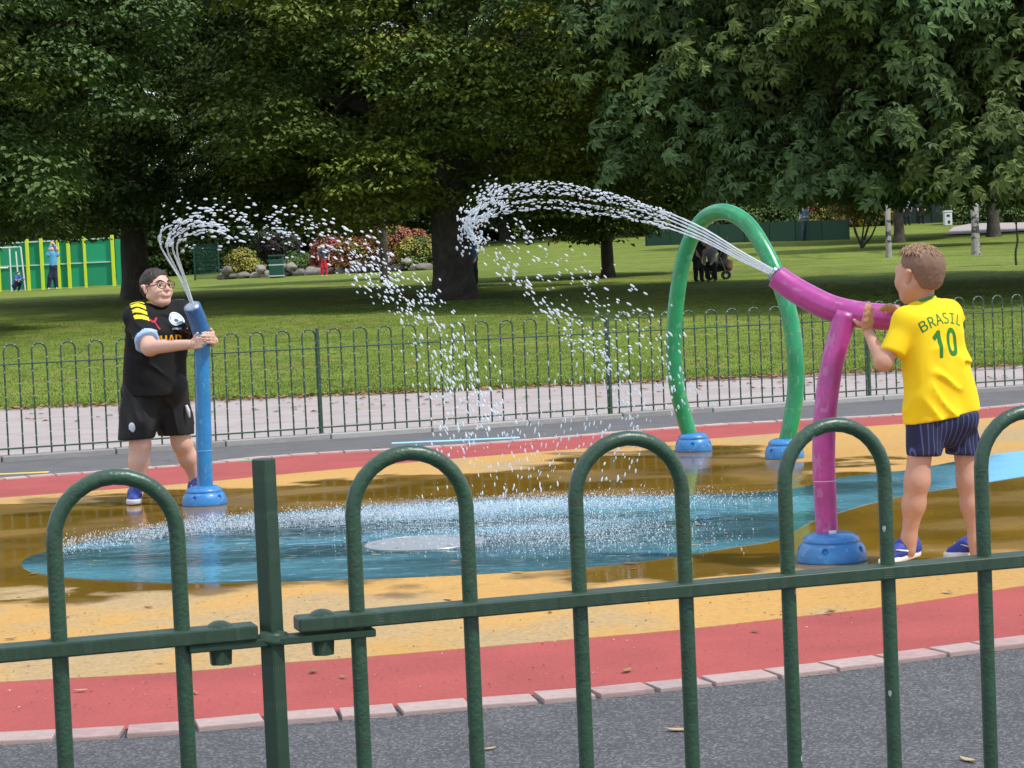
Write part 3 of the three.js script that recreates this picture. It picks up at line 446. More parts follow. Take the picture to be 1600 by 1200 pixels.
{ // purple water cannon
  const b = G(1300, 878), d = -b.z, t = thing('water_cannon', b, 'purple curved water cannon on a blue dome foot', 'water cannon');
  part('base', dome1, blueBaseM, t);
  part('post', sweep([[1294, 862, 0], [1290, 790, 0], [1287, 715, 0], [1290, 640, 0], [1300, 570, 0.01], [1322, 488, 0.02]].map(([x, y, k]) => at(x, y, d + k)), [0.047, 0.047, 0.048, 0.048, 0.048, 0.05], 28, 40), purpleM, t, true);
  part('barrel', sweep([[1213, 432, 0.16], [1232, 446, 0.14], [1262, 464, 0.10], [1300, 482, 0.06], [1345, 492, 0.02], [1404, 497, -0.02]].map(([x, y, k]) => at(x, y, d + k)), [0.050, 0.053, 0.055, 0.056, 0.056, 0.055], 30, 50), purpleM, t, true);
  const c = at(1289, 751, d), ring = new THREE.TorusGeometry(0.0485, 0.0022, 8, 40); ring.rotateX(Math.PI / 2); ring.translate(c.x, c.y, c.z); part('joint_ring', ring, mat(L(0.55, 0.45, 0.5), 0.4), t, true);
  const s = at(1303, 833, d), g = new THREE.CylinderGeometry(0.0478, 0.0478, 0.034, 14, 1, true, -0.05, 0.75); g.translate(at(1293.5, 833, d).x, s.y, at(1293.5, 833, d).z); part('sticker', g, mat(L(0.8, 0.79, 0.78), 0.5, { side: THREE.DoubleSide }), t, true);
  const n = at(1209, 427, d + 0.165), nz = new THREE.CylinderGeometry(0.032, 0.032, 0.012, 20); nz.applyQuaternion(new THREE.Quaternion().setFromUnitVectors(UP, at(1213, 432, d + .16).sub(at(1232, 446, d + .14)).normalize().negate())); nz.translate(n.x, n.y, n.z); part('nozzle', nz, steelM, t, true);
}
{ // blue water cannon
  const b = G(320, 790), d = -b.z, t = thing('water_cannon', b, 'blue upright water cannon gripped by the boy in black', 'water cannon');
  part('base', domeGeo(0.133, 0.118), blueBaseM, t);
  part('post', sweep([[321, 775], [319, 700], [317, 620], [316, 560], [316, 522]].map(([x, y]) => at(x, y, d)), [0.047, 0.046, 0.046, 0.047], 28, 30), bluePipeM, t, true);
  part('barrel', sweep([[319, 540, 0.02], [315, 520, 0.015], [309, 500, -0.01], [300, 478, -0.06]].map(([x, y, k]) => at(x, y, d + k)), [0.052, 0.054, 0.053, 0.05], 28, 30), blueDarkM, t, true);
  const c = at(319, 704, d), ring = new THREE.TorusGeometry(0.0468, 0.002, 8, 40); ring.rotateX(Math.PI / 2); ring.translate(c.x, c.y, c.z); part('joint_ring', ring, mat(L(0.2, 0.4, 0.7), 0.4), t, true);
  const e = at(300, 477.5, d - 0.062), dirN = at(300, 478, d - .06).sub(at(309, 500, d - .01)).normalize(), cap = new THREE.CylinderGeometry(0.036, 0.046, 0.010, 24); cap.applyQuaternion(new THREE.Quaternion().setFromUnitVectors(UP, dirN)); cap.translate(e.x, e.y, e.z); part('nozzle', cap, mat(L(0.35, 0.38, 0.42), 0.35, { metalness: 0.7 }), t, true);
}
{ // green water arch: hoop on two dome feet
  const a = G(1084, 706), b = G(1226, 717), mid = a.clone().lerp(b, .5), t = thing('water_arch', mid, 'green water arch standing on two blue dome feet', 'water arch'), ang = Math.atan2(-(b.z - a.z), b.x - a.x);
  for (const p of [a, b]) { const m = part('base', domeGeo(0.13, 0.135), blueBaseM, t); m.position.copy(p.clone().sub(mid)); m.rotation.y = ang + (p === a ? 0 : 0.5); }
  const da = -a.z, db = -b.z, dz = k => lerp(da, db, k);
  const pts = [[1083, 697, 0], [1070, 655, 0.0], [1057, 600, 0.02], [1053, 540, 0.03], [1056, 480, 0.05], [1066, 415, 0.09], [1083, 365, 0.16], [1105, 338, 0.28], [1133, 331, 0.44], [1165, 347, 0.62], [1192, 385, 0.77], [1215, 433, 0.88], [1233, 490, 0.96], [1242, 550, 1.0], [1243, 610, 1.0], [1236, 660, 1.0], [1226, 706, 1]];
  part('arch_tube', sweep(pts.map(([x, y, k]) => at(x, y, dz(k))), [0.056], 26, 90), greenM, t, true);
  for (const [p, x, y] of [[a, 1083, 690], [b, 1228, 700]]) { const g = new THREE.CylinderGeometry(0.062, 0.072, 0.05, 24), c = at(x, y, -p.z); g.translate(c.x, c.y - 0.01, c.z); part('collar', g, blueBaseM, t, true); }
}
{ // drain in the middle of the pool
  const c = G(664, 851), t = thing('drain_cover', c, 'round pale steel drain cover in the middle of the blue pool', 'drain cover'); t.position.y = 0.0085;
  const plate = new THREE.CylinderGeometry(0.285, 0.288, 0.003, 56); plate.translate(0, 0.0015, 0); part('plate', plate, mat(L(0.40, 0.42, 0.43), 0.25, { metalness: 0.2, bumpMap: rep(grainBump, 6), bumpScale: 0.001 }), t);
  const rim = new THREE.TorusGeometry(0.29, 0.003, 8, 60); rim.rotateX(Math.PI / 2); rim.translate(0, 0.001, 0); part('rim', rim, steelM, t);
  for (let i = 0; i < 6; i++) { const g = new THREE.CylinderGeometry(0.012, 0.012, 0.003, 12); g.translate(Math.cos(i * 1.047) * 0.24, 0.0035, Math.sin(i * 1.047) * 0.24); part('bolt', g, steelM, t); }
}

// ---------------------------------------------------------------- water in the air
const waterM = new THREE.MeshPhysicalMaterial({ color: L(0.9, 0.93, 0.96), roughness: 0.1, transmission: 0.4, thickness: 0, ior: 1.33, clearcoat: 0.6 });
const dropG = new THREE.IcosahedronGeometry(1, 1);
function drops(parent, list) { // list of [position, direction, radius, stretch]
  const m = shade(new THREE.InstancedMesh(dropG, waterM, list.length)), d = new THREE.Object3D(); m.name = 'droplets'; m.userData.kind = 'stuff';
  list.forEach(([p, dir, r, s], i) => { d.position.copy(p).sub(parent.position); d.quaternion.setFromUnitVectors(UP, dir.clone().normalize()); d.scale.set(r, r * s, r); d.updateMatrix(); m.setMatrixAt(i, d.matrix); }); parent.add(m); return m;
}
function jet(name, label, base, strands, sprays, seed) {
  const t = thing(name, base, label, 'water jet'), r = rng(seed), list = [];
  for (const { pts, solid, broken, rad, fade } of strands) {
    const c = new THREE.CatmullRomCurve3(pts.map(p => at(...p)), false, 'centripetal'), P = [], n = 40;
    for (let i = 0; i <= n; i++) P.push(c.getPointAt(i / n * solid)); part('stream', sweep(P, [rad, rad * 1.05, rad * 1.2, rad * 0.7], 8, 0, { raw: true, wob: (a, k) => 1 + 0.25 * Math.sin(k * 60 + a * 2) * k }), waterM, t, true);
    for (let s = solid * 0.9; s < 1; s += broken * (0.5 + r() + (fade || 0) * Math.max(0, s - 0.5))) { const p = c.getPointAt(clamp(s)), tg = c.getTangentAt(clamp(s)), k = 0.004 + 0.022 * s; list.push([p.add(V((r() - .5) * k, (r() - .5) * k * 1.2, (r() - .5) * k * 2)), tg.add(V((r() - .5) * .25, (r() - .5) * .25, (r() - .5) * .25)), rad * (0.55 + 0.8 * r()), 2 + 3 * r()]); }
  }
  for (const { pts, width, n, rad, stretch, fall } of sprays) {
    const c = new THREE.CatmullRomCurve3(pts.map(p => at(...p)), false, 'centripetal');
    for (let i = 0; i < n; i++) { const s = r(), p = c.getPointAt(s), tg = c.getTangentAt(s), w = lerp(width[0], width[1], s), g = (r() + r() + r() - 1.5) / 1.1; const side = V(-tg.y, tg.x, 0).normalize(); p.addScaledVector(side, g * w).add(V(0, 0, (r() - .5) * w * 1.5)); list.push([p, tg.multiplyScalar(1).add(V((r() - .5) * .5, -(fall || 0), 0)), rad * (0.5 + 0.9 * r()), stretch * (0.7 + 0.6 * r())]); }
  }
  drops(t, list); return t;
}
{
  const dp = 9.28, S = [];
  [[0, 0, 0], [3, 5, 6], [6, 10, 14], [2, 15, 26], [8, 19, 36]].forEach(([a, b, c], i) => S.push({ pts: [[1210 - a * .3, 422 + b * 0.45, dp], [1160, 394 + b * .75, dp + 0.15], [1095, 355 + b * 1.05, dp + .4], [1010, 320 + c * 0.75, dp + .8], [930, 297 + c, dp + 1.1], [860, 287 + c * 1.08, dp + 1.35], [800, 292 + c, dp + 1.55], [757, 308 + c * 0.9 + (i % 2) * 6, dp + 1.7], [735 - i * 3, 335 + c * .7, dp + 1.8], [733 + i * 4, 362 + c * .5, dp + 1.85]], solid: 0.36, broken: 0.0048, rad: 0.0036, fade: 0.15 }));
  jet('water_jet', 'arching white water jet from the purple cannon, breaking into drops', at(1210, 425, dp), S, [
    { pts: [[732, 350, 11.1], [760, 385, 11.15], [820, 450, 11.2], [890, 505, 11.3], [950, 560, 11.4], [985, 620, 11.45], [975, 690, 11.5], [960, 760, 11.5]], width: [0.05, 0.12], n: 280, rad: 0.0043, stretch: 2.4 },
    { pts: [[760, 330, 11], [810, 370, 11.1], [870, 410, 11.2], [930, 455, 11.3], [1000, 500, 11.4], [1040, 560, 11.4], [1062, 650, 11.5]], width: [0.14, 0.16], n: 250, rad: 0.0041, stretch: 2.5 },
    { pts: [[880, 520, 11.3], [930, 535, 11.4], [985, 560, 11.4]], width: [0.08, 0.1], n: 80, rad: 0.0048, stretch: 1.5 },
    { pts: [[790, 300, 11], [750, 320, 11.1], [735, 350, 11.1], [745, 395, 11.2]], width: [0.10, 0.08], n: 300, rad: 0.0046, stretch: 1.7 },
    { pts: [[930, 560, 11.4], [900, 680, 11.45], [850, 760, 11.5], [820, 800, 11.5]], width: [0.35, 0.45], n: 190, rad: 0.0032, stretch: 3.4, fall: 1 }], 31);
  const dl = 12.5, S1 = [];
  [[250, 382, 262, 352], [262, 392, 282, 350], [270, 388, 300, 352], [277, 395, 318, 362]].forEach(([a, b, c, e], i) => S1.push({ pts: [[298 + i * 1.2, 474, dl - .06], [lerp(299, a, .35) + 1, lerp(474, b, .38), dl - .1], [lerp(299, a, .75), lerp(474, b, .75), dl - .2], [a, b, dl - .3], [a - 1 + i, b - 16, dl - .35], [c, e, dl - .4], [c + 60, e - 10 + i * 8, dl - .5]], solid: 0.56, broken: 0.016, rad: 0.0046, fade: 0.2 }));
  jet('water_jet', 'white water jet rising from the blue cannon and curling over', at(298, 475, dl), S1, [
    { pts: [[252, 372, 12.2], [285, 350, 12.1], [340, 347, 12.05], [410, 352, 12], [480, 362, 11.9], [545, 385, 11.9], [600, 425, 11.85], [650, 465, 11.8], [700, 520, 11.8], [735, 590, 11.8], [765, 670, 11.8]], width: [0.12, 0.17], n: 700, rad: 0.0046, stretch: 2.3 },
    { pts: [[560, 410, 11.9], [620, 470, 11.8], [670, 540, 11.8], [700, 620, 11.8], [720, 700, 11.8]], width: [0.10, 0.22], n: 200, rad: 0.004, stretch: 2.2 },
    { pts: [[700, 540, 11.8], [740, 640, 11.8], [780, 740, 11.7], [790, 800, 11.6]], width: [0.2, 0.4], n: 170, rad: 0.0032, stretch: 3.4, fall: 1 }], 32);
  // splashes where the drops land on the pool
  const r = rng(44), list = [], o = [];
  for (let i = 0; i < 60000; i++) { const band = r(), x = band < 0.62 ? 690 + (r() + r() + r() - 1.5) * 420 : band < 0.9 ? 830 + (r() + r() + r() - 1.5) * 260 : 260 + (r() - .5) * 330, e = band < 0.62 || band >= 0.9 ? line([[0, 872], [90, 858], [300, 824], [550, 806], [850, 789], [1100, 782]])(x) + (r() + r() + r() - 1.5) * 14 : 830 + (r() + r() + r() - 1.5) * 34; const p = G(x, e); p.y = 0.0085 + 0.03 * Math.pow(r(), 6); list.push([p, V((r() - .5), 1, (r() - .5)), 0.0006 + 0.0022 * Math.pow(r(), 5), 0.7 + 1.3 * r()]); }
  const t = thing('water_splash', G(650, 810), 'fine white splashes dancing on the blue pool', 'splash'); t.userData.kind = 'stuff'; drops(t, list);
}

// ---------------------------------------------------------------- people: joints with radii, smoothly joined and meshed
function nets(field, lo, hi, cell) { // surface nets: one shared vertex per crossed cell
  const n = [0, 1, 2].map(i => Math.ceil((hi.getComponent(i) - lo.getComponent(i)) / cell) + 1), [nx, ny, nz] = n, val = new Float32Array(nx * ny * nz), id = new Int32Array(nx * ny * nz).fill(-1), pos = [], idx = [];
  for (let k = 0, o = 0; k < nz; k++) for (let j = 0; j < ny; j++) for (let i = 0; i < nx; i++, o++) val[o] = field(lo.x + i * cell, lo.y + j * cell, lo.z + k * cell);
  const sx = 1, sy = nx, sz = nx * ny, off = [0, sx, sy, sx + sy, sz, sx + sz, sy + sz, sx + sy + sz], E = [[0, 1], [2, 3], [4, 5], [6, 7], [0, 2], [1, 3], [4, 6], [5, 7], [0, 4], [1, 5], [2, 6], [3, 7]], C = i => [i & 1, (i >> 1) & 1, (i >> 2) & 1];
  for (let k = 0; k < nz - 1; k++) for (let j = 0; j < ny - 1; j++) for (let i = 0; i < nx - 1; i++) {
    const o = i + j * sy + k * sz; let m = 0; for (let q = 0; q < 8; q++) if (val[o + off[q]] < 0) m |= 1 << q; if (m === 0 || m === 255) continue;
    let x = 0, y = 0, z = 0, c = 0; for (const [a, b] of E) { const va = val[o + off[a]], vb = val[o + off[b]]; if ((va < 0) === (vb < 0)) continue; const t = va / (va - vb), A = C(a), B = C(b); x += lerp(A[0], B[0], t); y += lerp(A[1], B[1], t); z += lerp(A[2], B[2], t); c++; }
    id[o] = pos.length / 3; pos.push(lo.x + (i + x / c) * cell, lo.y + (j + y / c) * cell, lo.z + (k + z / c) * cell);
  }
  for (let k = 1; k < nz - 1; k++) for (let j = 1; j < ny - 1; j++) for (let i = 1; i < nx - 1; i++) {
    const o = i + j * sy + k * sz, v = val[o] < 0;
    for (const [s, a, b] of [[sx, sy, sz], [sy, sz, sx], [sz, sx, sy]]) { const w = val[o + s] < 0; if (v === w) continue; const p = [id[o], id[o - a], id[o - a - b], id[o - b]]; if (p.some(e => e < 0)) continue; v ? idx.push(p[0], p[1], p[2], p[0], p[2], p[3]) : idx.push(p[0], p[2], p[1], p[0], p[3], p[2]); }
  }
  const g = new THREE.BufferGeometry(); g.setAttribute('position', new THREE.Float32BufferAttribute(pos, 3)); g.setIndex(idx); g.computeVertexNormals();
  return g;
}
const cap = (a, b, ra, rb = ra, cut) => ({ a, b, ra, rb, cut, e: b.clone().sub(a), l2: Math.max(1e-9, b.distanceToSquared(a)) });
const ell = (c, r, basis) => ({ c, r, basis, min: Math.min(r.x, r.y, r.z) });   // basis: [right, up, forward]
function dist(p, x, y, z) {
  if (p.c) { let dx = x - p.c.x, dy = y - p.c.y, dz = z - p.c.z; if (p.basis) { const [r, u, f] = p.basis, X = dx * r.x + dy * r.y + dz * r.z, Y = dx * u.x + dy * u.y + dz * u.z, Z = dx * f.x + dy * f.y + dz * f.z; dx = X; dy = Y; dz = Z; } const k0 = Math.hypot(dx / p.r.x, dy / p.r.y, dz / p.r.z), k1 = Math.hypot(dx / p.r.x ** 2, dy / p.r.y ** 2, dz / p.r.z ** 2); return k1 < 1e-9 ? -p.min : k0 * (k0 - 1) / k1; }
  const wx = x - p.a.x, wy = y - p.a.y, wz = z - p.a.z, t = clamp((wx * p.e.x + wy * p.e.y + wz * p.e.z) / p.l2); const d = Math.hypot(wx - p.e.x * t, wy - p.e.y * t, wz - p.e.z * t) - lerp(p.ra, p.rb, t); return p.cut ? -smin(-d, -((x - p.cut[0].x) * p.cut[1].x + (y - p.cut[0].y) * p.cut[1].y + (z - p.cut[0].z) * p.cut[1].z), 0.005) : d;
}
const smin = (a, b, k) => { const h = Math.max(k - Math.abs(a - b), 0) / k; return Math.min(a, b) - h * h * k * 0.25; };
function mesh(prims, cell, k, opt = {}) {
  const lo = V(1e9, 1e9, 1e9), hi = V(-1e9, -1e9, -1e9); for (const p of prims) for (const [c, r] of p.c ? [[p.c, Math.max(p.r.x, p.r.y, p.r.z)]] : [[p.a, p.ra], [p.b, p.rb]]) { lo.min(c.clone().subScalar(r)); hi.max(c.clone().addScalar(r)); }
  lo.subScalar(0.03 + cell * 2); hi.addScalar(0.03 + cell * 2);
  const cut = opt.cut || [], sub = opt.sub || [];
  return nets((x, y, z) => { let d = 1e9; for (const p of prims) d = d > 1e8 ? dist(p, x, y, z) : smin(d, dist(p, x, y, z), k); if (opt.bump && Math.abs(d) < 0.05) d += opt.bump(x, y, z); for (const s of sub) d = Math.max(d, -dist(s, x, y, z)); for (const [p, n, s] of cut) { const e = (x - p.x) * n.x + (y - p.y) * n.y + (z - p.z) * n.z; d = s ? -smin(-d, -e, s) : Math.max(d, e); } return d; }, lo, hi, cell);
}
function noUv(g) { g.setAttribute('uv', new THREE.Float32BufferAttribute(new Float32Array(g.attributes.position.count * 2), 2)); return g; }
/** planar uv in metres for cloth prints: origin o, axes r and u, seen from direction n; other faces get a plain corner */
function printUv(g, o, r, u, n, span, turnAway = 0.1) { const p = g.attributes.position, q = g.attributes.normal, uv = new Float32Array(p.count * 2), v = V(0, 0, 0), m = V(0, 0, 0); for (let i = 0; i < p.count; i++) { v.fromBufferAttribute(p, i).sub(o); m.fromBufferAttribute(q, i); if (m.dot(n) < turnAway) { uv[i * 2] = 0.01; uv[i * 2 + 1] = 0.01; } else { uv[i * 2] = clamp(v.dot(r) / span + 0.5, 0.01, 0.99); uv[i * 2 + 1] = clamp(v.dot(u) / span + 0.5, 0.01, 0.99); } } g.setAttribute('uv', new THREE.BufferAttribute(uv, 2)); return g; }
const skinTex = tex(256, (u, v) => { const f = fbmP(u, v, 8, 700, 4); return E3(0.62, 0.34, 0.24, 0.85 + 0.3 * f); });
const skinM = mat(L(0.68, 0.40, 0.30), 0.55, { sheen: 0.15 }), skinTanM = mat(L(0.52, 0.28, 0.185), 0.5);
/** a hand: palm from the wrist, four fingers with two bends and a thumb from the side of the palm */
function hand(wrist, knuckle, side, normal, curl, size = 1, thumbDir) { // side: across the palm towards the thumb; normal: the way the palm faces
  const f = knuckle.clone().sub(wrist).normalize(), list = [cap(wrist, wrist.clone().lerp(knuckle, .5), 0.019 * size, 0.02 * size)];
  for (let i = 0; i < 4; i++) {
    const off = (1.5 - i) * 0.0165 * size, b = knuckle.clone().addScaledVector(side, off).addScaledVector(f, -0.004 * Math.abs(i - 1.2)), l = [0.03, 0.034, 0.031, 0.025][i] * size, r = 0.0078 * size; list.push(cap(wrist.clone().addScaledVector(side, off * 0.6), b, 0.013 * size, 0.0105 * size));
    let d = f.clone(), p = b; for (let s = 0; s < 3; s++) { d = d.clone().multiplyScalar(Math.cos(curl)).addScaledVector(normal, Math.sin(curl)).normalize(); const e = p.clone().addScaledVector(d, l * [1.1, 0.8, 0.65][s]); list.push(cap(p, e, r * [1.08, 1, .92][s], r * [1, .92, .82][s])); p = e; }
  }
  const td = thumbDir || side.clone().multiplyScalar(0.8).addScaledVector(f, 0.6).normalize(), t0 = wrist.clone().lerp(knuckle, 0.3).addScaledVector(side, 0.016 * size), t1 = t0.clone().addScaledVector(td, 0.034 * size), t2 = t1.clone().addScaledVector(td.clone().addScaledVector(normal, 0.35).normalize(), 0.028 * size);
  list.push(cap(t0, t1, 0.0115 * size, 0.0095 * size), cap(t1, t2, 0.0095 * size, 0.0078 * size));
  return list;
}
/** a head in its own frame: right r, up u, forward f, centred between the ears; h is the head height */
function headPrims(c, b, h) {
  const [r, u, f] = b, P = (x, y, z) => c.clone().addScaledVector(r, x * h).addScaledVector(u, y * h).addScaledVector(f, z * h), e = (x, y, z, a, bb, d) => ell(P(x, y, z), V(a * h, bb * h, d * h), b);
  const l = [e(0, 0.13, -0.06, 0.345, 0.36, 0.40), e(0, -0.05, 0.06, 0.315, 0.36, 0.31), cap(P(-0.10, -0.36, 0.17), P(0.10, -0.36, 0.17), 0.12 * h), cap(P(-0.25, -0.2, -0.02), P(-0.10, -0.37, 0.14), 0.1 * h), cap(P(0.25, -0.2, -0.02), P(0.10, -0.37, 0.14), 0.1 * h), e(-0.17, -0.13, 0.25, 0.11, 0.12, 0.1), e(0.17, -0.13, 0.25, 0.11, 0.12, 0.1), cap(P(-0.16, 0.085, 0.34), P(0.16, 0.085, 0.34), 0.035 * h)];
  const fine = [cap(P(0, 0.02, 0.365), P(0, -0.11, 0.44), 0.03 * h, 0.05 * h), cap(P(-0.045, -0.12, 0.39), P(0.045, -0.12, 0.39), 0.035 * h), cap(P(-0.09, -0.225, 0.345), P(0.09, -0.225, 0.345), 0.035 * h), cap(P(-0.07, -0.265, 0.345), P(0.07, -0.265, 0.345), 0.034 * h)];
  for (const s of [-1, 1]) fine.push(cap(P(s * 0.36, 0.06, -0.06), P(s * 0.355, -0.1, -0.03), 0.055 * h, 0.04 * h), cap(P(s * 0.345, 0.06, -0.05), P(s * 0.40, 0.08, -0.1), 0.04 * h, 0.03 * h));
  return { l, fine, P, sub: [ell(P(-0.15, 0.01, 0.40), V(0.095 * h, 0.06 * h, 0.08 * h), b), ell(P(0.15, 0.01, 0.40), V(0.095 * h, 0.06 * h, 0.08 * h), b)] };
}
function shoe(parent, heel, toe, size, mats, mark) { // heel and toe are points at sole height
  const f = toe.clone().sub(heel).normalize(), s = V(-f.z, 0, f.x).normalize(), l = heel.distanceTo(toe), A = k => heel.clone().addScaledVector(f, l * k), up = f.clone().cross(s).normalize(); if (up.y < 0) up.negate();
  const U = (k, y, x = 0) => A(k).addScaledVector(up, y * size).addScaledVector(s, x * size);
  const sole = mesh([cap(U(.14, .014), U(.45, .014), .03 * size, .031 * size), cap(U(.45, .014, .004), U(.84, .014, .002), .033 * size, .036 * size), cap(U(.84, .014), U(.9, .016), .034 * size, .028 * size)], 0.006, 0.02, { cut: [[U(0, 0.026), up, 0.004], [U(0, 0.0), up.clone().negate(), 0.004]] });
  part('shoe', noUv(mesh([cap(U(.12, .045), U(.16, .085), .03 * size, .027 * size), cap(U(.16, .03), U(.5, .04), .032 * size, .033 * size), cap(U(.45, .045), U(.86, .022), .034 * size, .027 * size), cap(U(.3, .07), U(.62, .045), .024 * size, .022 * size)], 0.006, 0.025, { cut: [[U(0, 0.022), up.clone().negate(), 0.004]] })), mats[0], parent, true);
  const shoeMesh = parent.children[parent.children.length - 1];
  part('sole', noUv(sole), mats[1], shoeMesh, true);
  if (mark) for (const sg of [-1, 1]) { const g = sweep([U(.30, .052, sg * .0345), U(.40, .040, sg * .036), U(.52, .045, sg * .0365), U(.74, .058, sg * .030)], [0.0025, 0.007, 0.005, 0.001], 6, 14); part('side_mark', g, mats[1], shoeMesh, true); }
  const lace = []; for (let i = 0; i < 3; i++) lace.push(sweep([U(.42 + i * .09, .062 - i * .007, -.018), U(.42 + i * .09, .073 - i * .008, 0), U(.42 + i * .09, .062 - i * .007, .018)], [0.003], 5, 6)); part('lace', merge(lace), mats[1], shoeMesh, true);
}
const crease = (amp, dir, seed, fa = 4.5, fc = 17) => { const d = dir.clone().normalize(), s = Math.abs(d.y) < 0.9 ? V(0, 1, 0).cross(d).normalize() : V(1, 0, 0).cross(d).normalize(), u = d.clone().cross(s); return (x, y, z) => { const a = x * d.x + y * d.y + z * d.z, b = x * s.x + y * s.y + z * s.z, c = x * u.x + y * u.y + z * u.z, w = 0.35 * noise3(x * 5 + 40, y * 5 + 40, z * 5 + 90, seed + 3), n = noise3(a * fa + 30, c * fc + 60 + w * 6, b * fc * 0.6 + 90, seed), rd = 1 - Math.abs(2 * n - 1), m = sstep(0.35, 0.65, noise3(x * 5 + 70, y * 5 + 10, z * 5 + 30, seed + 9)); return amp * (0.25 - rd * rd * rd) * m + amp * 0.6 * (noise3(x * 9 + 3, y * 7 + 50, z * 9 + 200, seed + 1) - 0.5); }; };
const folds = (amp, sc, seed, ax = 1) => (x, y, z) => amp * (noise3(x * sc * 1.3 + 3, y * sc * ax + 50, z * sc + 200, seed) - 0.5) * 2 + amp * 0.5 * (noise3(x * sc * 2.7 + 9, y * sc * 2.2 * ax + 90, z * sc * 2.4 + 300, seed + 5) - 0.5) * 2;

{ // ---- boy in yellow shirt, seen from behind, both hands on the purple cannon
  const b0 = G(1462, 882), D = -b0.z, J = (x, y, k = 0) => at(x, y, D + k);
  const t = thing('person', b0, 'child in yellow football shirt and navy shorts gripping the purple water cannon', 'person');
  const f = V(-0.6, 0, -0.8), r = V(0.8, 0, -0.6), shL = J(1416, 501, -0.07), shR = J(1481, 492, 0.09), neck = J(1446, 480, 0), hc = J(1436, 430, -0.01);
  const elL = J(1380, 566, -0.10), wrL = J(1355, 516, 0.045), elR = J(1432, 530, 0.22), wrR = J(1403, 486, 0.16);
  const hipL = J(1441, 668, -0.04), hipR = J(1504, 662, 0.05), knL = J(1433, 752, -0.05), knR = J(1513, 752, 0.03), anL = J(1420, 842, -0.02), anR = J(1525, 846, 0.02);
  const hf = V(-0.66, 0.06, -0.75).normalize(), hr = hf.clone().cross(UP).normalize(), hu = hr.clone().cross(hf).normalize(), HB = [hr, hu, hf], H = 0.235, head = headPrims(hc, HB, H);
  const body = mesh([cap(shL, shR, 0.05), cap(J(1438, 520, -.02), J(1452, 650, -.02), 0.058, 0.055), cap(J(1470, 515, .03), J(1495, 648, .03), 0.058, 0.055), cap(neck, J(1440, 462, 0), 0.05, 0.045), cap(shL, elL, 0.040, 0.033), cap(elL, wrL, 0.033, 0.021), cap(shR, elR, 0.040, 0.033), cap(elR, wrR, 0.033, 0.021), cap(hipL, hipR, 0.055), cap(hipL, knL, 0.05, 0.049), cap(knL, knL.clone().lerp(anL, .4), 0.047, 0.044), cap(knL.clone().lerp(anL, .4), anL, 0.044, 0.028), cap(hipR, knR, 0.05, 0.046), cap(knR, knR.clone().lerp(anR, .4), 0.044, 0.041), cap(knR.clone().lerp(anR, .4), anR, 0.041, 0.027), cap(anL, anL.clone().add(V(0, -0.05, 0)), 0.028), cap(anR, anR.clone().add(V(0, -0.05, 0)), 0.027)], 0.011, 0.03);
  const hg = mesh([...head.l, cap(neck, hc.clone().addScaledVector(hu, -0.05), 0.046, 0.047)], 0.0055, 0.03, {}), fg = mesh(head.fine, 0.004, 0.012);
  const side = V(-0.75, 0.1, 0.25).normalize(), palmN = V(0.15, 0.1, -1).normalize();
  const lh = mesh(hand(wrL, J(1356, 500, 0.02), V(-0.80, 0.1, 0.55).normalize(), V(0.35, 0.35, -0.9).normalize(), 0.20, 0.86, V(-0.85, 0.5, 0.1).normalize()), 0.0035, 0.008);
  const rh = mesh(hand(wrR, J(1394, 480, 0.12), V(-0.5, 0.3, 0.5).normalize(), V(-0.2, -0.8, -0.3).normalize(), 0.3, 0.86), 0.0035, 0.008);
  part('body', noUv(merge([body, hg, fg, lh, rh].map(noUv))), skinTanM, t, true);
  // hair: clipped sides and a curly top
  const P = head.P, hs = mesh([ell(P(0, 0.15, -0.075), V(0.362 * H, 0.365 * H, 0.412 * H), HB), ell(P(0, -0.08, -0.24), V(0.25 * H, 0.2 * H, 0.17 * H), HB)], 0.005, 0.03, { cut: [[P(0, 0.10, 0.16), hf.clone().multiplyScalar(1).addScaledVector(hu, -0.55).normalize(), 0.01], [P(0, -0.22, -0.2), hu.clone().negate().addScaledVector(hf, 0.25).normalize(), 0.01]], sub: [ell(P(-0.36, -0.04, -0.02), V(0.1 * H, 0.17 * H, 0.12 * H), HB), ell(P(0.36, -0.04, -0.02), V(0.1 * H, 0.17 * H, 0.12 * H), HB)], bump: (x, y, z) => 0.005 * (noise3(x * 150, y * 90, z * 150, 4) - .5) });
  const hair = part('hair', noUv(hs), mat(L(0.20, 0.12, 0.078), 0.9), t, true);
  const rr = rng(8), curls = [];
  for (let i = 0; i < 800; i++) { const a = rr() * 6.28, q = Math.sqrt(rr()), x = Math.cos(a) * q * 0.30, z = Math.sin(a) * q * 0.33 - 0.03, y = 0.125 + 0.345 * Math.sqrt(Math.max(0, 1 - (x / 0.36) ** 2 - (z / 0.42) ** 2)) + 0.02 * rr(), o = P(x, y, z), a2 = rr() * 6.28, s = 0.03 + 0.035 * rr(); const e = (k, h) => P(x + Math.cos(a2) * s * k, y + h, z + Math.sin(a2) * s * k * 1.2 + 0.02 * k); curls.push(sweep([e(-1.2, 0.005), e(-0.4, 0.04 + .035 * rr()), e(0.5, 0.035), e(1.3, -0.03)], [0.0012, 0.0030, 0.0026, 0.0006], 5, 6)); }
  part('curls', merge(curls), mat(L(0.33, 0.205, 0.12), 0.65), hair, true);
  // shirt with its print
  const dn = J(1475, 652).sub(J(1452, 485)).normalize();
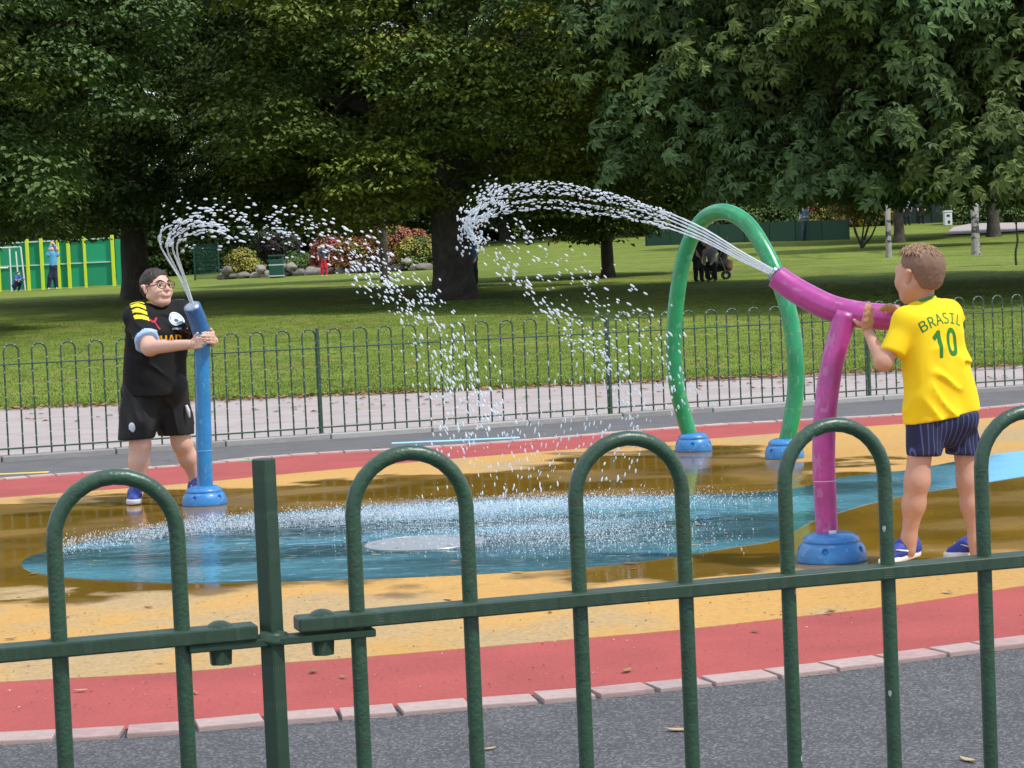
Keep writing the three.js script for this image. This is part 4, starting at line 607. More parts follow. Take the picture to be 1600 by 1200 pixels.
  const shirt = mesh([cap(shL, shR, 0.058), cap(J(1434, 507, -.035), J(1452, 705, -.03), 0.075, 0.085), cap(J(1472, 500, .04), J(1507, 702, .05), 0.076, 0.093), cap(J(1452, 510, 0), J(1480, 705, 0), 0.085, 0.096), cap(shL, J(1388, 562, -.10), 0.052, 0.049, [J(1393, 551, -.10), J(1391, 556, -.105).sub(J(1401, 528, -.09)).normalize()]), cap(shR, elR, 0.052, 0.05, [elR.clone().lerp(shR, .2), elR.clone().sub(shR).normalize()]), cap(neck, J(1443, 472, 0), 0.062, 0.056, [J(1441, 471.5, 0), hc.clone().sub(neck).normalize().addScaledVector(f, 0.25).normalize()])], 0.0075, 0.028, { cut: [[J(1475, 652), dn.clone().addScaledVector(r, 0.03).normalize(), 0.006]], bump: crease(0.017, V(0.75, -0.6, 0.1), 21) });
  const shirtTex = canvasTex(1024, 1024, (c, w, h) => {
    c.fillStyle = '#f2cf00'; c.fillRect(0, 0, w, h); c.fillStyle = '#2c7a26'; const m = 1024 / 0.6;
    c.textAlign = 'center'; c.textBaseline = 'middle';
    c.strokeStyle = '#2c7a26'; c.lineJoin = 'round'; c.font = 'bold 225px monospace'; c.save(); c.translate(512, 478); c.scale(0.92, 1.1); c.lineWidth = 9; for (const [ch, x] of [['1', -70], ['0', 66]]) { c.fillText(ch, x, 0); c.strokeText(ch, x, 0); } c.restore();
    c.font = 'bold 104px monospace'; c.lineWidth = 3; 'BRASIL'.split('').forEach((ch, i) => { const a = (i - 2.5) * 0.175; c.save(); c.translate(512 + Math.sin(a) * 390, 650 - 330 * Math.cos(a) - 15); c.rotate(a); c.fillText(ch, 0, 0); c.restore(); });
  });
  // the print sits on the middle of the back
  const bu = dn.clone().negate(), spine = J(1471, 545, -0.05), br = r.clone().addScaledVector(bu, -r.dot(bu)).normalize();
  const sh = part('shirt', printUv(shirt, spine, br, bu, f.clone().negate(), 0.6, -0.15), mat(0xffffff, 0.8, { map: shirtTex, sheen: 0.3, sheenRoughness: 0.6 }), t, true);
  part('collar', (() => { const g = new THREE.TorusGeometry(0.054, 0.0075, 8, 36), n = hc.clone().sub(neck).normalize().addScaledVector(f, 0.25).normalize(); g.applyQuaternion(new THREE.Quaternion().setFromUnitVectors(V(0, 0, 1), n)); const c = J(1441, 471.5, 0); g.translate(c.x, c.y, c.z); return g; })(), mat(L(0.05, 0.25, 0.05), 0.8), sh, true);
  // navy pinstriped shorts
  const shorts = mesh([cap(J(1446, 648, -.03), J(1441, 735, -.045), 0.078, 0.066), cap(J(1498, 648, .05), J(1508, 732, .035), 0.07, 0.073), cap(J(1448, 656, 0), J(1498, 652, 0), 0.078), cap(J(1462, 665, -.01), J(1484, 672, .01), 0.07, 0.07)], 0.008, 0.022, { cut: [[J(1475, 711), V(-0.05, -1, 0).normalize(), 0.005], [J(1475, 649), dn.clone().negate().addScaledVector(r, -0.03).normalize(), 0.005]], bump: crease(0.011, V(0.1, -1, 0), 31) });
  const stripe = canvasTex(512, 64, (c, w, h) => { c.fillStyle = '#1b2040'; c.fillRect(0, 0, w, h); c.fillStyle = '#4c5684'; for (let i = 0; i < 26; i++) c.fillRect(i * w / 26, 0, 3.5, h); });
  part('shorts', printUv(shorts, J(1475, 680), r, UP, f.clone().negate(), 0.5, -2), mat(0xffffff, 0.85, { map: stripe }), t, true);
  const bl = mat(L(0.028, 0.05, 0.30), 0.6), wh = mat(L(0.78, 0.76, 0.72), 0.6);
  const hl = G(1437, 881), tl = G(1380, 889); hl.y = 0.036; tl.y = 0.012; shoe(t, hl, tl, 1.0, [bl, wh], true);
  const h2 = G(1544, 872), t2 = G(1480, 877); h2.y = t2.y = 0.012; shoe(t, h2, t2, 1.0, [bl, wh], true);
}
{ // ---- boy in black kit with glasses, behind the blue cannon
  const b0 = G(235, 778), D = 13.2, J = (x, y, k = 0) => at(x, y, D + k);
  const t = thing('person', b0, 'child with glasses in black football kit holding the blue water cannon', 'person');
  const f = V(0.52, 0, 0.85).normalize(), r = V(-0.85, 0, 0.52), shR = J(216, 497, -0.08), shL = J(281, 489, 0.09), neck = J(250, 482, 0.02), hc = J(245, 450, -0.02);
  const elR = J(234, 543, -0.30), wrR = J(298, 538, -0.52), elL = J(318, 532, -0.12), wrL = J(334, 533, -0.42);
  const hipR = J(220, 612, -.03), hipL = J(264, 608, .05), knR = J(219, 697, -.06), knL = J(284, 692, 0.12), anR = J(214, 756, -0.08), anL = J(305, 746, 0.25);
  const hf = V(0.72, 0.16, 0.66).normalize(), hr = hf.clone().cross(UP).normalize(), hu = hr.clone().cross(hf).normalize(), HB = [hr, hu, hf], H = 0.232, head = headPrims(hc, HB, H), P = head.P;
  const body = mesh([cap(shR, shL, 0.065), cap(J(225, 515, -.02), J(224, 600, -.02), 0.085, 0.09), cap(J(262, 510, .03), J(262, 598, .03), 0.085, 0.09), cap(neck, hc, 0.055, 0.05), cap(shR, elR, 0.056, 0.046), cap(elR, wrR, 0.045, 0.028), cap(shL, elL, 0.056, 0.046), cap(elL, wrL, 0.045, 0.028), cap(hipR, hipL, 0.09), cap(hipR, knR, 0.08, 0.06), cap(knR, knR.clone().lerp(anR, .4), 0.06, 0.058), cap(knR.clone().lerp(anR, .4), anR, 0.058, 0.038), cap(hipL, knL, 0.08, 0.058), cap(knL, knL.clone().lerp(anL, .4), 0.058, 0.055), cap(knL.clone().lerp(anL, .4), anL, 0.055, 0.036), cap(anR, anR.clone().add(V(0, -0.06, 0)), 0.036), cap(anL, anL.clone().add(V(0, -0.06, 0)), 0.035)], 0.012, 0.035);
  const hg = mesh([...head.l, ...head.fine.slice(0, 4), ell(P(-0.14, -0.17, 0.18), V(0.16 * H, 0.17 * H, 0.14 * H), HB), ell(P(0.14, -0.17, 0.18), V(0.16 * H, 0.17 * H, 0.14 * H), HB), ell(P(0, -0.38, 0.12), V(0.2 * H, 0.12 * H, 0.18 * H), HB)], 0.0045, 0.014, { sub: head.sub }), fg = mesh(head.fine.slice(4), 0.004, 0.01);
  const hndR = mesh(hand(wrR, J(309, 536, -0.555), V(0.1, 1, 0).normalize(), V(0.4, 0, 0.9).normalize(), 0.55, 1), 0.004, 0.008), hndL = mesh(hand(wrL, J(332, 528, -0.57), V(0, 1, 0.1).normalize(), V(-0.9, 0, 0.3).normalize(), 0.6, 1.05), 0.004, 0.008);
  part('body', noUv(merge([body, hg, fg, hndR, hndL].map(noUv))), skinM, t, true);
  for (const s of [-1, 1]) { const g = new THREE.SphereGeometry(0.055 * H, 14, 10), c = P(s * 0.15, 0.01, 0.315); g.translate(c.x, c.y, c.z); const eye = part('eye', g, mat(L(0.75, 0.72, 0.7), 0.2), t, true); const i = new THREE.SphereGeometry(0.034 * H, 12, 8), ci = P(s * 0.15 + 0.012, 0.012, 0.35); i.translate(ci.x, ci.y, ci.z); part('iris', i, mat(L(0.03, 0.02, 0.015), 0.1), eye, true); part('eyebrow', sweep([P(s * 0.06, 0.10, 0.385), P(s * 0.16, 0.13, 0.365), P(s * 0.25, 0.095, 0.29)], [0.0035, 0.005, 0.002], 6, 10), mat(L(0.04, 0.025, 0.018), 0.8), t, true); }
  part('lips', noUv(mesh([cap(P(-0.085, -0.222, 0.362), P(0.085, -0.222, 0.362), 0.021 * H), cap(P(-0.07, -0.262, 0.360), P(0.07, -0.262, 0.360), 0.024 * H)], 0.0025, 0.004)), mat(L(0.48, 0.17, 0.14), 0.5), t, true);
  const frames = []; for (const s of [-1, 1]) { const o = []; for (let i = 0; i <= 24; i++) { const a = i / 24 * 6.283; o.push(P(s * 0.16 + Math.cos(a) * 0.125, 0.005 + Math.sin(a) * 0.095, 0.435 - 0.5 * Math.abs(s * 0.16 + Math.cos(a) * 0.125) ** 2)); } frames.push(sweep(o, [0.0024], 6, 0, { raw: true }), sweep([P(s * 0.285, 0.02, 0.39), P(s * 0.34, 0.03, 0.2), P(s * 0.365, 0.04, -0.05)], [0.0026], 6, 8)); } frames.push(sweep([P(-0.04, 0.02, 0.43), P(0, 0.035, 0.45), P(0.04, 0.02, 0.43)], [0.0024], 6, 6));
  const gl = part('glasses', merge(frames), mat(L(0.12, 0.02, 0.025), 0.3), t, true);
  for (const s of [-1, 1]) { const g = new THREE.CircleGeometry(0.12 * H, 20); g.scale(1, 0.76, 1); const m4 = new THREE.Matrix4().makeBasis(hr, hu, hf).setPosition(P(s * 0.16, 0.005, 0.425)); g.applyMatrix4(m4); part('lens', g, new THREE.MeshPhysicalMaterial({ color: 0xffffff, transmission: 1, thickness: 0, roughness: 0.03, ior: 1.5, side: THREE.DoubleSide }), gl, true); }
  const hair = mesh([ell(P(0, 0.16, -0.075), V(0.366 * H, 0.375 * H, 0.415 * H), HB), ell(P(0, -0.06, -0.24), V(0.26 * H, 0.2 * H, 0.17 * H), HB)], 0.005, 0.03, { cut: [[P(0, 0.25, 0.29), hf.clone().addScaledVector(hu, -0.5).normalize(), 0.006], [P(0, -0.2, -0.2), hu.clone().negate().addScaledVector(hf, 0.25).normalize(), 0.01]], sub: [ell(P(-0.38, -0.08, -0.0), V(0.12 * H, 0.19 * H, 0.17 * H), HB), ell(P(0.38, -0.08, -0.0), V(0.12 * H, 0.19 * H, 0.17 * H), HB)], bump: (x, y, z) => 0.010 * (noise3(x * 110, y * 60, z * 110, 4) - .6) });
  part('hair', noUv(hair), mat(L(0.030, 0.018, 0.013), 0.6), t, true);
  // black shirt with crest, lettering, chest mark and striped shoulder
  const elCut = shR.clone().lerp(elR, 0.8), elDir = elR.clone().sub(shR).normalize(), shirt = mesh([cap(shR, shL, 0.076), cap(J(226, 515, -.03), J(221, 640, -.03), 0.112, 0.125), cap(J(261, 510, .03), J(261, 638, .04), 0.112, 0.122), cap(J(246, 530, -.05), J(246, 630, -.07), 0.11, 0.115), cap(shR, elR, 0.078, 0.070, [elCut, elDir]), cap(shL, elL, 0.078, 0.07, [shL.clone().lerp(elL, .85), elL.clone().sub(shL).normalize()]), cap(neck, J(250, 478, 0), 0.075, 0.062, [J(250, 478, 0), hc.clone().sub(neck).normalize().addScaledVector(f, 0.6).normalize()])], 0.008, 0.035, { cut: [[J(245, 618), V(0, -1, 0), .006]], bump: crease(0.016, V(0.8, -0.5, 0), 41) });
  const kit = canvasTex(1024, 1024, (c, w, h) => {   // 0.8 m square; centre of the chest at the middle
    c.fillStyle = '#0b0b0c'; c.fillRect(0, 0, w, h); const K = 1280;
    c.fillStyle = '#e9a11c'; c.font = 'bold 96px sans-serif'; c.textAlign = 'center'; c.textBaseline = 'middle'; c.save(); c.translate(520, 545); c.scale(1.08, 1); c.fillText('ETIHAD', 0, 0); c.restore(); c.font = 'bold 34px sans-serif'; c.fillText('AIRWAYS', 545, 610);
    c.fillStyle = '#eef2f8'; c.beginPath(); c.arc(655, 385, 52, 0, 7); c.fill(); c.strokeStyle = '#8fb4dc'; c.lineWidth = 9; c.beginPath(); c.arc(655, 385, 41, 0, 7); c.stroke(); c.fillStyle = '#7c8798'; c.beginPath(); c.arc(655, 397, 13, 0, 7); c.fill(); c.fillStyle = '#8f939b'; c.fillRect(615, 455, 84, 14);
    c.strokeStyle = '#c0304c'; c.lineWidth = 17; c.lineCap = 'round'; c.beginPath(); c.moveTo(425, 385); c.quadraticCurveTo(460, 420, 500, 375); c.moveTo(472, 405); c.quadraticCurveTo(485, 440, 500, 455); c.stroke();
  });
  const sh = part('shirt', printUv(shirt, J(247, 525, -0.1), r.clone().negate(), UP, f, 0.8, 0.25), mat(0xffffff, 0.75, { map: kit, specularIntensity: 0.6 }), t, true);
  // yellow bars on the shoulder and pale blue cuffs
  const yel = mat(L(0.75, 0.62, 0.02), 0.7), axis = elR.clone().sub(shR), outN = V(-0.45, 0.55, 0.65).normalize();
  const patch = (test, off, m, name) => { const p = shirt.attributes.position, q = shirt.attributes.normal, ix = shirt.index.array, pos = [], nor = []; for (let k = 0; k < ix.length; k += 3) { const c = V(0, 0, 0), n = V(0, 0, 0); for (let e = 0; e < 3; e++) { c.add(V(p.getX(ix[k + e]), p.getY(ix[k + e]), p.getZ(ix[k + e]))); n.add(V(q.getX(ix[k + e]), q.getY(ix[k + e]), q.getZ(ix[k + e]))); } c.multiplyScalar(1 / 3).add(t.position); if (!test(c, n.normalize())) continue; for (let e = 0; e < 3; e++) { const a = ix[k + e]; pos.push(p.getX(a) + q.getX(a) * off, p.getY(a) + q.getY(a) * off, p.getZ(a) + q.getZ(a) * off); nor.push(q.getX(a), q.getY(a), q.getZ(a)); } } const g = new THREE.BufferGeometry(); g.setAttribute('position', new THREE.Float32BufferAttribute(pos, 3)); g.setAttribute('normal', new THREE.Float32BufferAttribute(nor, 3)); part(name, noUv(g), m, sh); };
  const across = V(0.75, 0, -0.3).normalize(), arm0 = shR.clone().lerp(neck, 0.35);
  for (let i = 0; i < 5; i++) patch((c, n) => { const d = c.clone().sub(arm0), x = d.dot(across), s = d.dot(elDir) - 0.35 * x * (i === 0 ? 0.5 : 1); const lo = -0.075 + i * 0.05; return n.z > -0.1 && n.dot(outN) > 0.25 && Math.abs(x + 0.058 + (i === 0 ? -0.05 : 0)) < 0.042 && s > lo && s < lo + 0.034; }, 0.0015, yel, 'shoulder_bar');
  patch((c, n) => { const d = c.clone().sub(elCut), s = d.dot(elDir), rad = d.addScaledVector(elDir, -s).length(); return s > -0.028 && rad < 0.095; }, 0.0015, mat(L(0.38, 0.55, 0.82), 0.8), 'cuff');
  const shorts = mesh([cap(J(221, 612, -.02), J(209, 715, -.08), 0.122, 0.104), cap(J(263, 608, .05), J(284, 713, .15), 0.118, 0.1), cap(J(225, 605, 0), J(260, 603, 0), 0.125)], 0.009, 0.03, { cut: [[J(245, 683), V(0.02, -1, 0).normalize(), .006]], bump: crease(0.016, V(0.15, -1, 0), 51) });
  const so = part('shorts', noUv(shorts), mat(L(0.009, 0.009, 0.010), 0.8), t, true);
  const em = new THREE.SphereGeometry(0.026, 16, 10); em.scale(0.85, 1.15, 0.3); em.rotateY(-0.25); { const c = J(206, 668, -.163); em.translate(c.x, c.y, c.z); } part('emblem', em, mat(L(0.6, 0.65, 0.7), 0.6), so, true);
  part('side_stripe', sweep([J(291, 633, .0), J(294, 642, .0), J(296, 652, 0.01)], [0.008, 0.012, 0.006], 6, 8), mat(L(0.65, 0.65, 0.68), 0.7), so, true);
  const bl = mat(L(0.02, 0.05, 0.26), 0.6), wh = mat(L(0.55, 0.55, 0.58), 0.6);
  const hl = anR.clone().add(V(-0.02, 0, -0.05)).setY(0.010); shoe(t, hl, hl.clone().addScaledVector(V(0.12, 0, 1).normalize(), 0.24), 1.2, [bl, wh], true);
  const h2 = anL.clone().add(V(-0.03, 0, -0.03)).setY(0.010); shoe(t, h2, h2.clone().addScaledVector(V(0.6, 0, 0.8), 0.24), 1.2, [bl, wh], true);
}

// ---------------------------------------------------------------- people further off, over the lawn
/** pose: joints in the person's own frame (x right as we look, y up, z towards us), in shares of the height h */
function figure(base, h, yaw, label, pose, cols) {
  const t = thing('person', base, label, 'person'), c = Math.cos(yaw), s = Math.sin(yaw), Q = ([x, y, z]) => V((x * c + z * s) * h, y * h, (-x * s + z * c) * h), p = pose, A = {}; for (const k in p) A[k] = Q(p[k]);
  const cell = 0.02, B = [cap(A.neck, A.hip, .075 * h, .08 * h), cap(A.shL, A.shR, .05 * h), cap(A.neck, A.head, .035 * h)]; for (const q of ['L', 'R']) B.push(cap(A['sh' + q], A['el' + q], .032 * h, .027 * h), cap(A['el' + q], A['wr' + q], .027 * h, .02 * h), cap(A['wr' + q], A['wr' + q].clone().add(A['wr' + q].clone().sub(A['el' + q]).normalize().multiplyScalar(.045 * h)), .022 * h, .016 * h), cap(A.hip, A['kn' + q], .062 * h, .042 * h), cap(A['kn' + q], A['an' + q], .042 * h, .026 * h));
  B.push(ell(A.head, V(.052 * h, .07 * h, .06 * h)), ell(A.head.clone().add(Q([0, -0.01, 0.055])), V(.014 * h, .02 * h, .015 * h)));
  part('body', noUv(mesh(B, cell, 0.03 * h)), cols.skin || skinM, t);
  const top = [cap(A.neck, A.hip, .088 * h, .092 * h), cap(A.shL, A.shR, .058 * h)]; for (const q of ['L', 'R']) top.push(cap(A['sh' + q], A['el' + q].clone().lerp(A['wr' + q], cols.sleeve ?? 0.5), .042 * h, .034 * h)); part('shirt', noUv(mesh(top, cell, 0.03 * h, { bump: folds(.006, 8, 3) })), cols.top, t);
  const leg = [cap(A.hip, A.hip.clone().add(V(0, .02, 0)), .094 * h)]; for (const q of ['L', 'R']) leg.push(cap(A.hip, A['kn' + q], .078 * h, .054 * h), cap(A['kn' + q], A['kn' + q].clone().lerp(A['an' + q], cols.leg ?? 0.95), .054 * h, .042 * h)); part('trousers', noUv(mesh(leg, cell, 0.03 * h)), cols.legs, t);
  part('hair', noUv(mesh([ell(A.head.clone().add(Q([0, .022, -.012])), V(.058 * h, .06 * h, .062 * h))], 0.014, .02)), cols.hair, t);
  for (const q of ['L', 'R']) part('shoe', noUv(mesh([cap(A['an' + q].clone().add(Q([0, -.02, -.01])), A['an' + q].clone().add(Q([0, -.028, .07])), .027 * h, .022 * h)], 0.014, .02)), cols.shoe, t);
  return t;
}
const stand = { head: [0, .93, .01], neck: [0, .82, 0], hip: [0, .52, 0], shL: [-.1, .80, 0], shR: [.1, .80, 0], elL: [-.14, .63, 0], elR: [.14, .63, 0], wrL: [-.12, .48, .06], wrR: [.12, .48, .06], knL: [-.06, .28, .02], knR: [.06, .28, .01], anL: [-.07, .05, 0], anR: [.07, .05, 0] };
const C = (r, g, b) => mat(L(r, g, b), 0.85), dark = C(.02, .02, .025), hairB = C(.06, .035, .02), navy = C(.015, .02, .05), whiteC = C(.6, .6, .6);
figure(onG((93 - CX) / F * 86, 86), 1.72, 0.3, 'adult in light blue top and dark trousers reaching up beside the green wall', { ...stand, elL: [-.06, .93, .05], wrL: [-.02, 1.06, .05], elR: [.10, .92, .06], wrR: [.03, 1.05, .06], knL: [-.09, .28, .02], anL: [-.13, .05, 0], knR: [.03, .28, 0], anR: [.05, .05, 0] }, { top: C(.10, .36, .62), legs: navy, hair: hairB, shoe: whiteC });
figure(onG((34 - CX) / F * 85, 85), 1.05, 0.9, 'child in dark blue crouching on the lawn by the white goal', { head: [0, .66, .16], neck: [0, .56, .1], hip: [0, .22, -.12], shL: [-.1, .53, .08], shR: [.1, .53, .08], elL: [-.14, .42, .2], elR: [.14, .42, .2], wrL: [-.1, .45, .36], wrR: [.1, .45, .36], knL: [-.1, .34, .14], knR: [.1, .34, .14], anL: [-.1, .05, 0], anR: [.1, .05, 0] }, { top: C(.04, .10, .38), legs: navy, hair: hairB, shoe: whiteC });
figure(G(507, 432), 1.18, 0, 'small child in red trousers on the lawn by the flower bed', { ...stand, elL: [-.17, .66, .04], elR: [.17, .66, .04], wrL: [-.16, .54, .06], wrR: [.16, .54, .06] }, { top: C(.05, .06, .09), legs: C(.55, .02, .04), hair: C(.5, .36, .2), shoe: whiteC, sleeve: 0 });
figure(G(741, 446), 1.35, -0.9, 'child in blue top half hidden behind the thick trunk', { ...stand, knL: [-.06, .29, .1], anL: [-.08, .06, .16] }, { top: C(.08, .22, .45), legs: navy, hair: C(.4, .25, .12), shoe: C(.4, .1, .05) });
figure(G(1258, 376), 1.62, 0.4, 'adult in blue-grey jacket standing before the dark green screen', { ...stand, wrL: [-.05, .66, .1], wrR: [.05, .66, .1] }, { top: C(.14, .27, .42), legs: C(.05, .08, .12), hair: C(.4, .25, .16), shoe: dark });
figure(G(1092, 440), 1.25, 0.5, 'person in dark coat bending forward on the lawn beyond the green arch', { ...stand, head: [.02, .76, .22], neck: [0, .70, .13], shL: [-.1, .67, .12], shR: [.1, .67, .12], elL: [-.14, .52, .2], elR: [.13, .52, .2], wrL: [-.08, .42, .3], wrR: [.1, .40, .3], hip: [0, .46, -.06], knL: [-.07, .26, .02], knR: [.06, .26, .02] }, { top: C(.016, .017, .022), legs: dark, hair: C(.12, .07, .04), shoe: dark, sleeve: .9 });
figure(G(1113, 440), 1.2, -0.4, 'person in pale grey top crouched beside someone in a dark coat', { ...stand, head: [0, .72, .16], neck: [0, .63, .1], shL: [-.1, .6, .09], shR: [.1, .6, .09], elL: [-.13, .45, .18], elR: [.13, .45, .18], wrL: [-.06, .36, .28], wrR: [.08, .36, .28], hip: [0, .36, -.1], knL: [-.09, .34, .14], knR: [.09, .34, .14] }, { top: C(.30, .30, .32), legs: dark, hair: dark, shoe: C(.2, .1, .06), sleeve: .9 });
figure(G(1418, 352), 1.7, 0, 'distant person in pale blue top beside the dark kiosk', stand, { top: C(.28, .4, .55), legs: dark, hair: dark, shoe: dark });
figure(G(1440, 350), 1.65, 0, 'distant person in navy top beside the dark kiosk', stand, { top: C(.05, .07, .16), legs: dark, hair: dark, shoe: dark });
{ // low pushchair between the two people
  const b = G(1122, 437), t = thing('pushchair', b, 'black pushchair with brown bag beside two crouched people', 'pushchair');
  part('seat', noUv(mesh([cap(V(-.12, .32, 0), V(.14, .36, 0), .15), cap(V(.12, .38, 0), V(.16, .72, 0), .13, .1), cap(V(.1, .8, 0), V(-.02, .82, 0), .13)], 0.025, .05)), C(.012, .012, .014), t);
  part('frame', merge([rod(V(.25, 1.0, -.18), V(-.2, .12, -.18), .012), rod(V(.25, 1.0, .18), V(-.2, .12, .18), .012), rod(V(.05, .55, -.18), V(.2, .12, -.18), .012), rod(V(.05, .55, .18), V(.2, .12, .18), .012), rod(V(.25, 1.0, -.18), V(.25, 1.0, .18), .014)]), mat(L(.1, .1, .1), .4), t);
  for (const [x, z] of [[-.2, .2], [-.2, -.2], [.2, .2], [.2, -.2]]) { const g = new THREE.TorusGeometry(.085, .022, 8, 20); g.translate(x, .107, z); part('wheel', g, dark, t); }
  part('bag', noUv(mesh([cap(V(.26, .3, .02), V(.3, .42, .02), .11, .08)], .02, .02)), C(.16, .08, .05), t);
}

// ---------------------------------------------------------------- far side of the lawn: sports wall, flower bed, bin, kiosk
{
  const onD = x => onG((x - CX) / F * 88, 88), b = onD(-60), e = onD(196), dir = e.clone().sub(b); dir.y = 0; const len = dir.length(); dir.normalize(); const ang = Math.atan2(-dir.z, dir.x), t = thing('sports_wall', b, 'green panelled sports court wall with bright yellow posts', 'sports wall'); t.rotation.y = ang;
  const S = x => onD(x).sub(b).dot(dir), H = 1.95, greens = [C(.012, .27, .13), C(.014, .31, .15), C(.012, .24, .115)], yel = mat(L(.62, .72, .03), .55), pale = mat(L(.45, .62, .52), .6);
  const slope = (e.y - b.y) / len, yA = s => slope * s, xs = [-58, 8, 54, 76, 102, 118, 143, 187].map(S);
  for (let i = 0; i < xs.length - 1; i++) { const w = xs[i + 1] - xs[i] - 0.03, m = (xs[i] + xs[i + 1]) / 2; for (const [y, h] of [[0.5, 0.92], [1.44, 0.88]]) part('panel', boxAt(w, h, 0.04, V(m, y + yA(m), -0.05)), greens[(i * 2 + (y > 1 ? 1 : 0)) % 3], t); part('rail', boxAt(w, 0.05, 0.06, V(m, 0.985 + yA(m), 0)), pale, t); part('rail', boxAt(w, 0.06, 0.06, V(m, 1.93 + yA(m), 0)), pale, t); }
  xs.forEach((s, i) => part('post', boxAt(i === 4 || i === 6 ? 0.1 : 0.13, 2.1, 0.12, V(s, 1.0 + yA(s), 0.03), 0, 0.01), yel, t));
  const s2 = S(233); part('post', boxAt(0.16, 2.15, 0.12, V(s2, 1.0 + yA(s2), 0.03), 0, 0.01), yel, t); part('panel', boxAt(1.0, 1.85, 0.04, V(s2 - .6, 0.95 + yA(s2), -.05)), greens[1], t);
  const g = thing('goal_frame', onG((10 - CX) / F * 86.5, 86.5), 'white tubular goal frame before the green sports wall', 'goal'), wm = mat(L(.7, .72, .72), .5), rr = (a, c) => part('tube', rod(a, c, .03), wm, g);
  rr(V(-1.6, 0, 0), V(-1.6, 1.75, 0)); rr(V(0.96, 0, 0), V(0.86, 1.75, 0)); rr(V(-1.6, 1.75, 0), V(0.86, 1.75, 0)); rr(V(-1.6, .95, -.1), V(.3, .95, -.1)); rr(V(.3, 0, -.5), V(.3, 1.75, -.5)); rr(V(.55, .3, -.7), V(.5, 1.6, -.7));
  const p = thing('mesh_panel_fence', G(324, 437), 'dark green mesh fence panel beside the flower bed', 'fence'), gm = C(.008, .06, .04), wires = [];
  for (const x of [-.52, .52]) part('post', boxAt(.07, 1.6, .07, V(x, .75, 0), 0, .01), gm, p); for (let i = 0; i <= 24; i++) wires.push(boxAt(.016, 1.45, .016, V(-.5 + i / 24, .76, 0))); for (let i = 0; i <= 8; i++) wires.push(boxAt(1.0, .018, .014, V(0, .06 + i * .18, 0.014))); const wm2 = part('wire_mesh', merge(wires), gm, p); wm2.userData.kind = 'stuff';
}
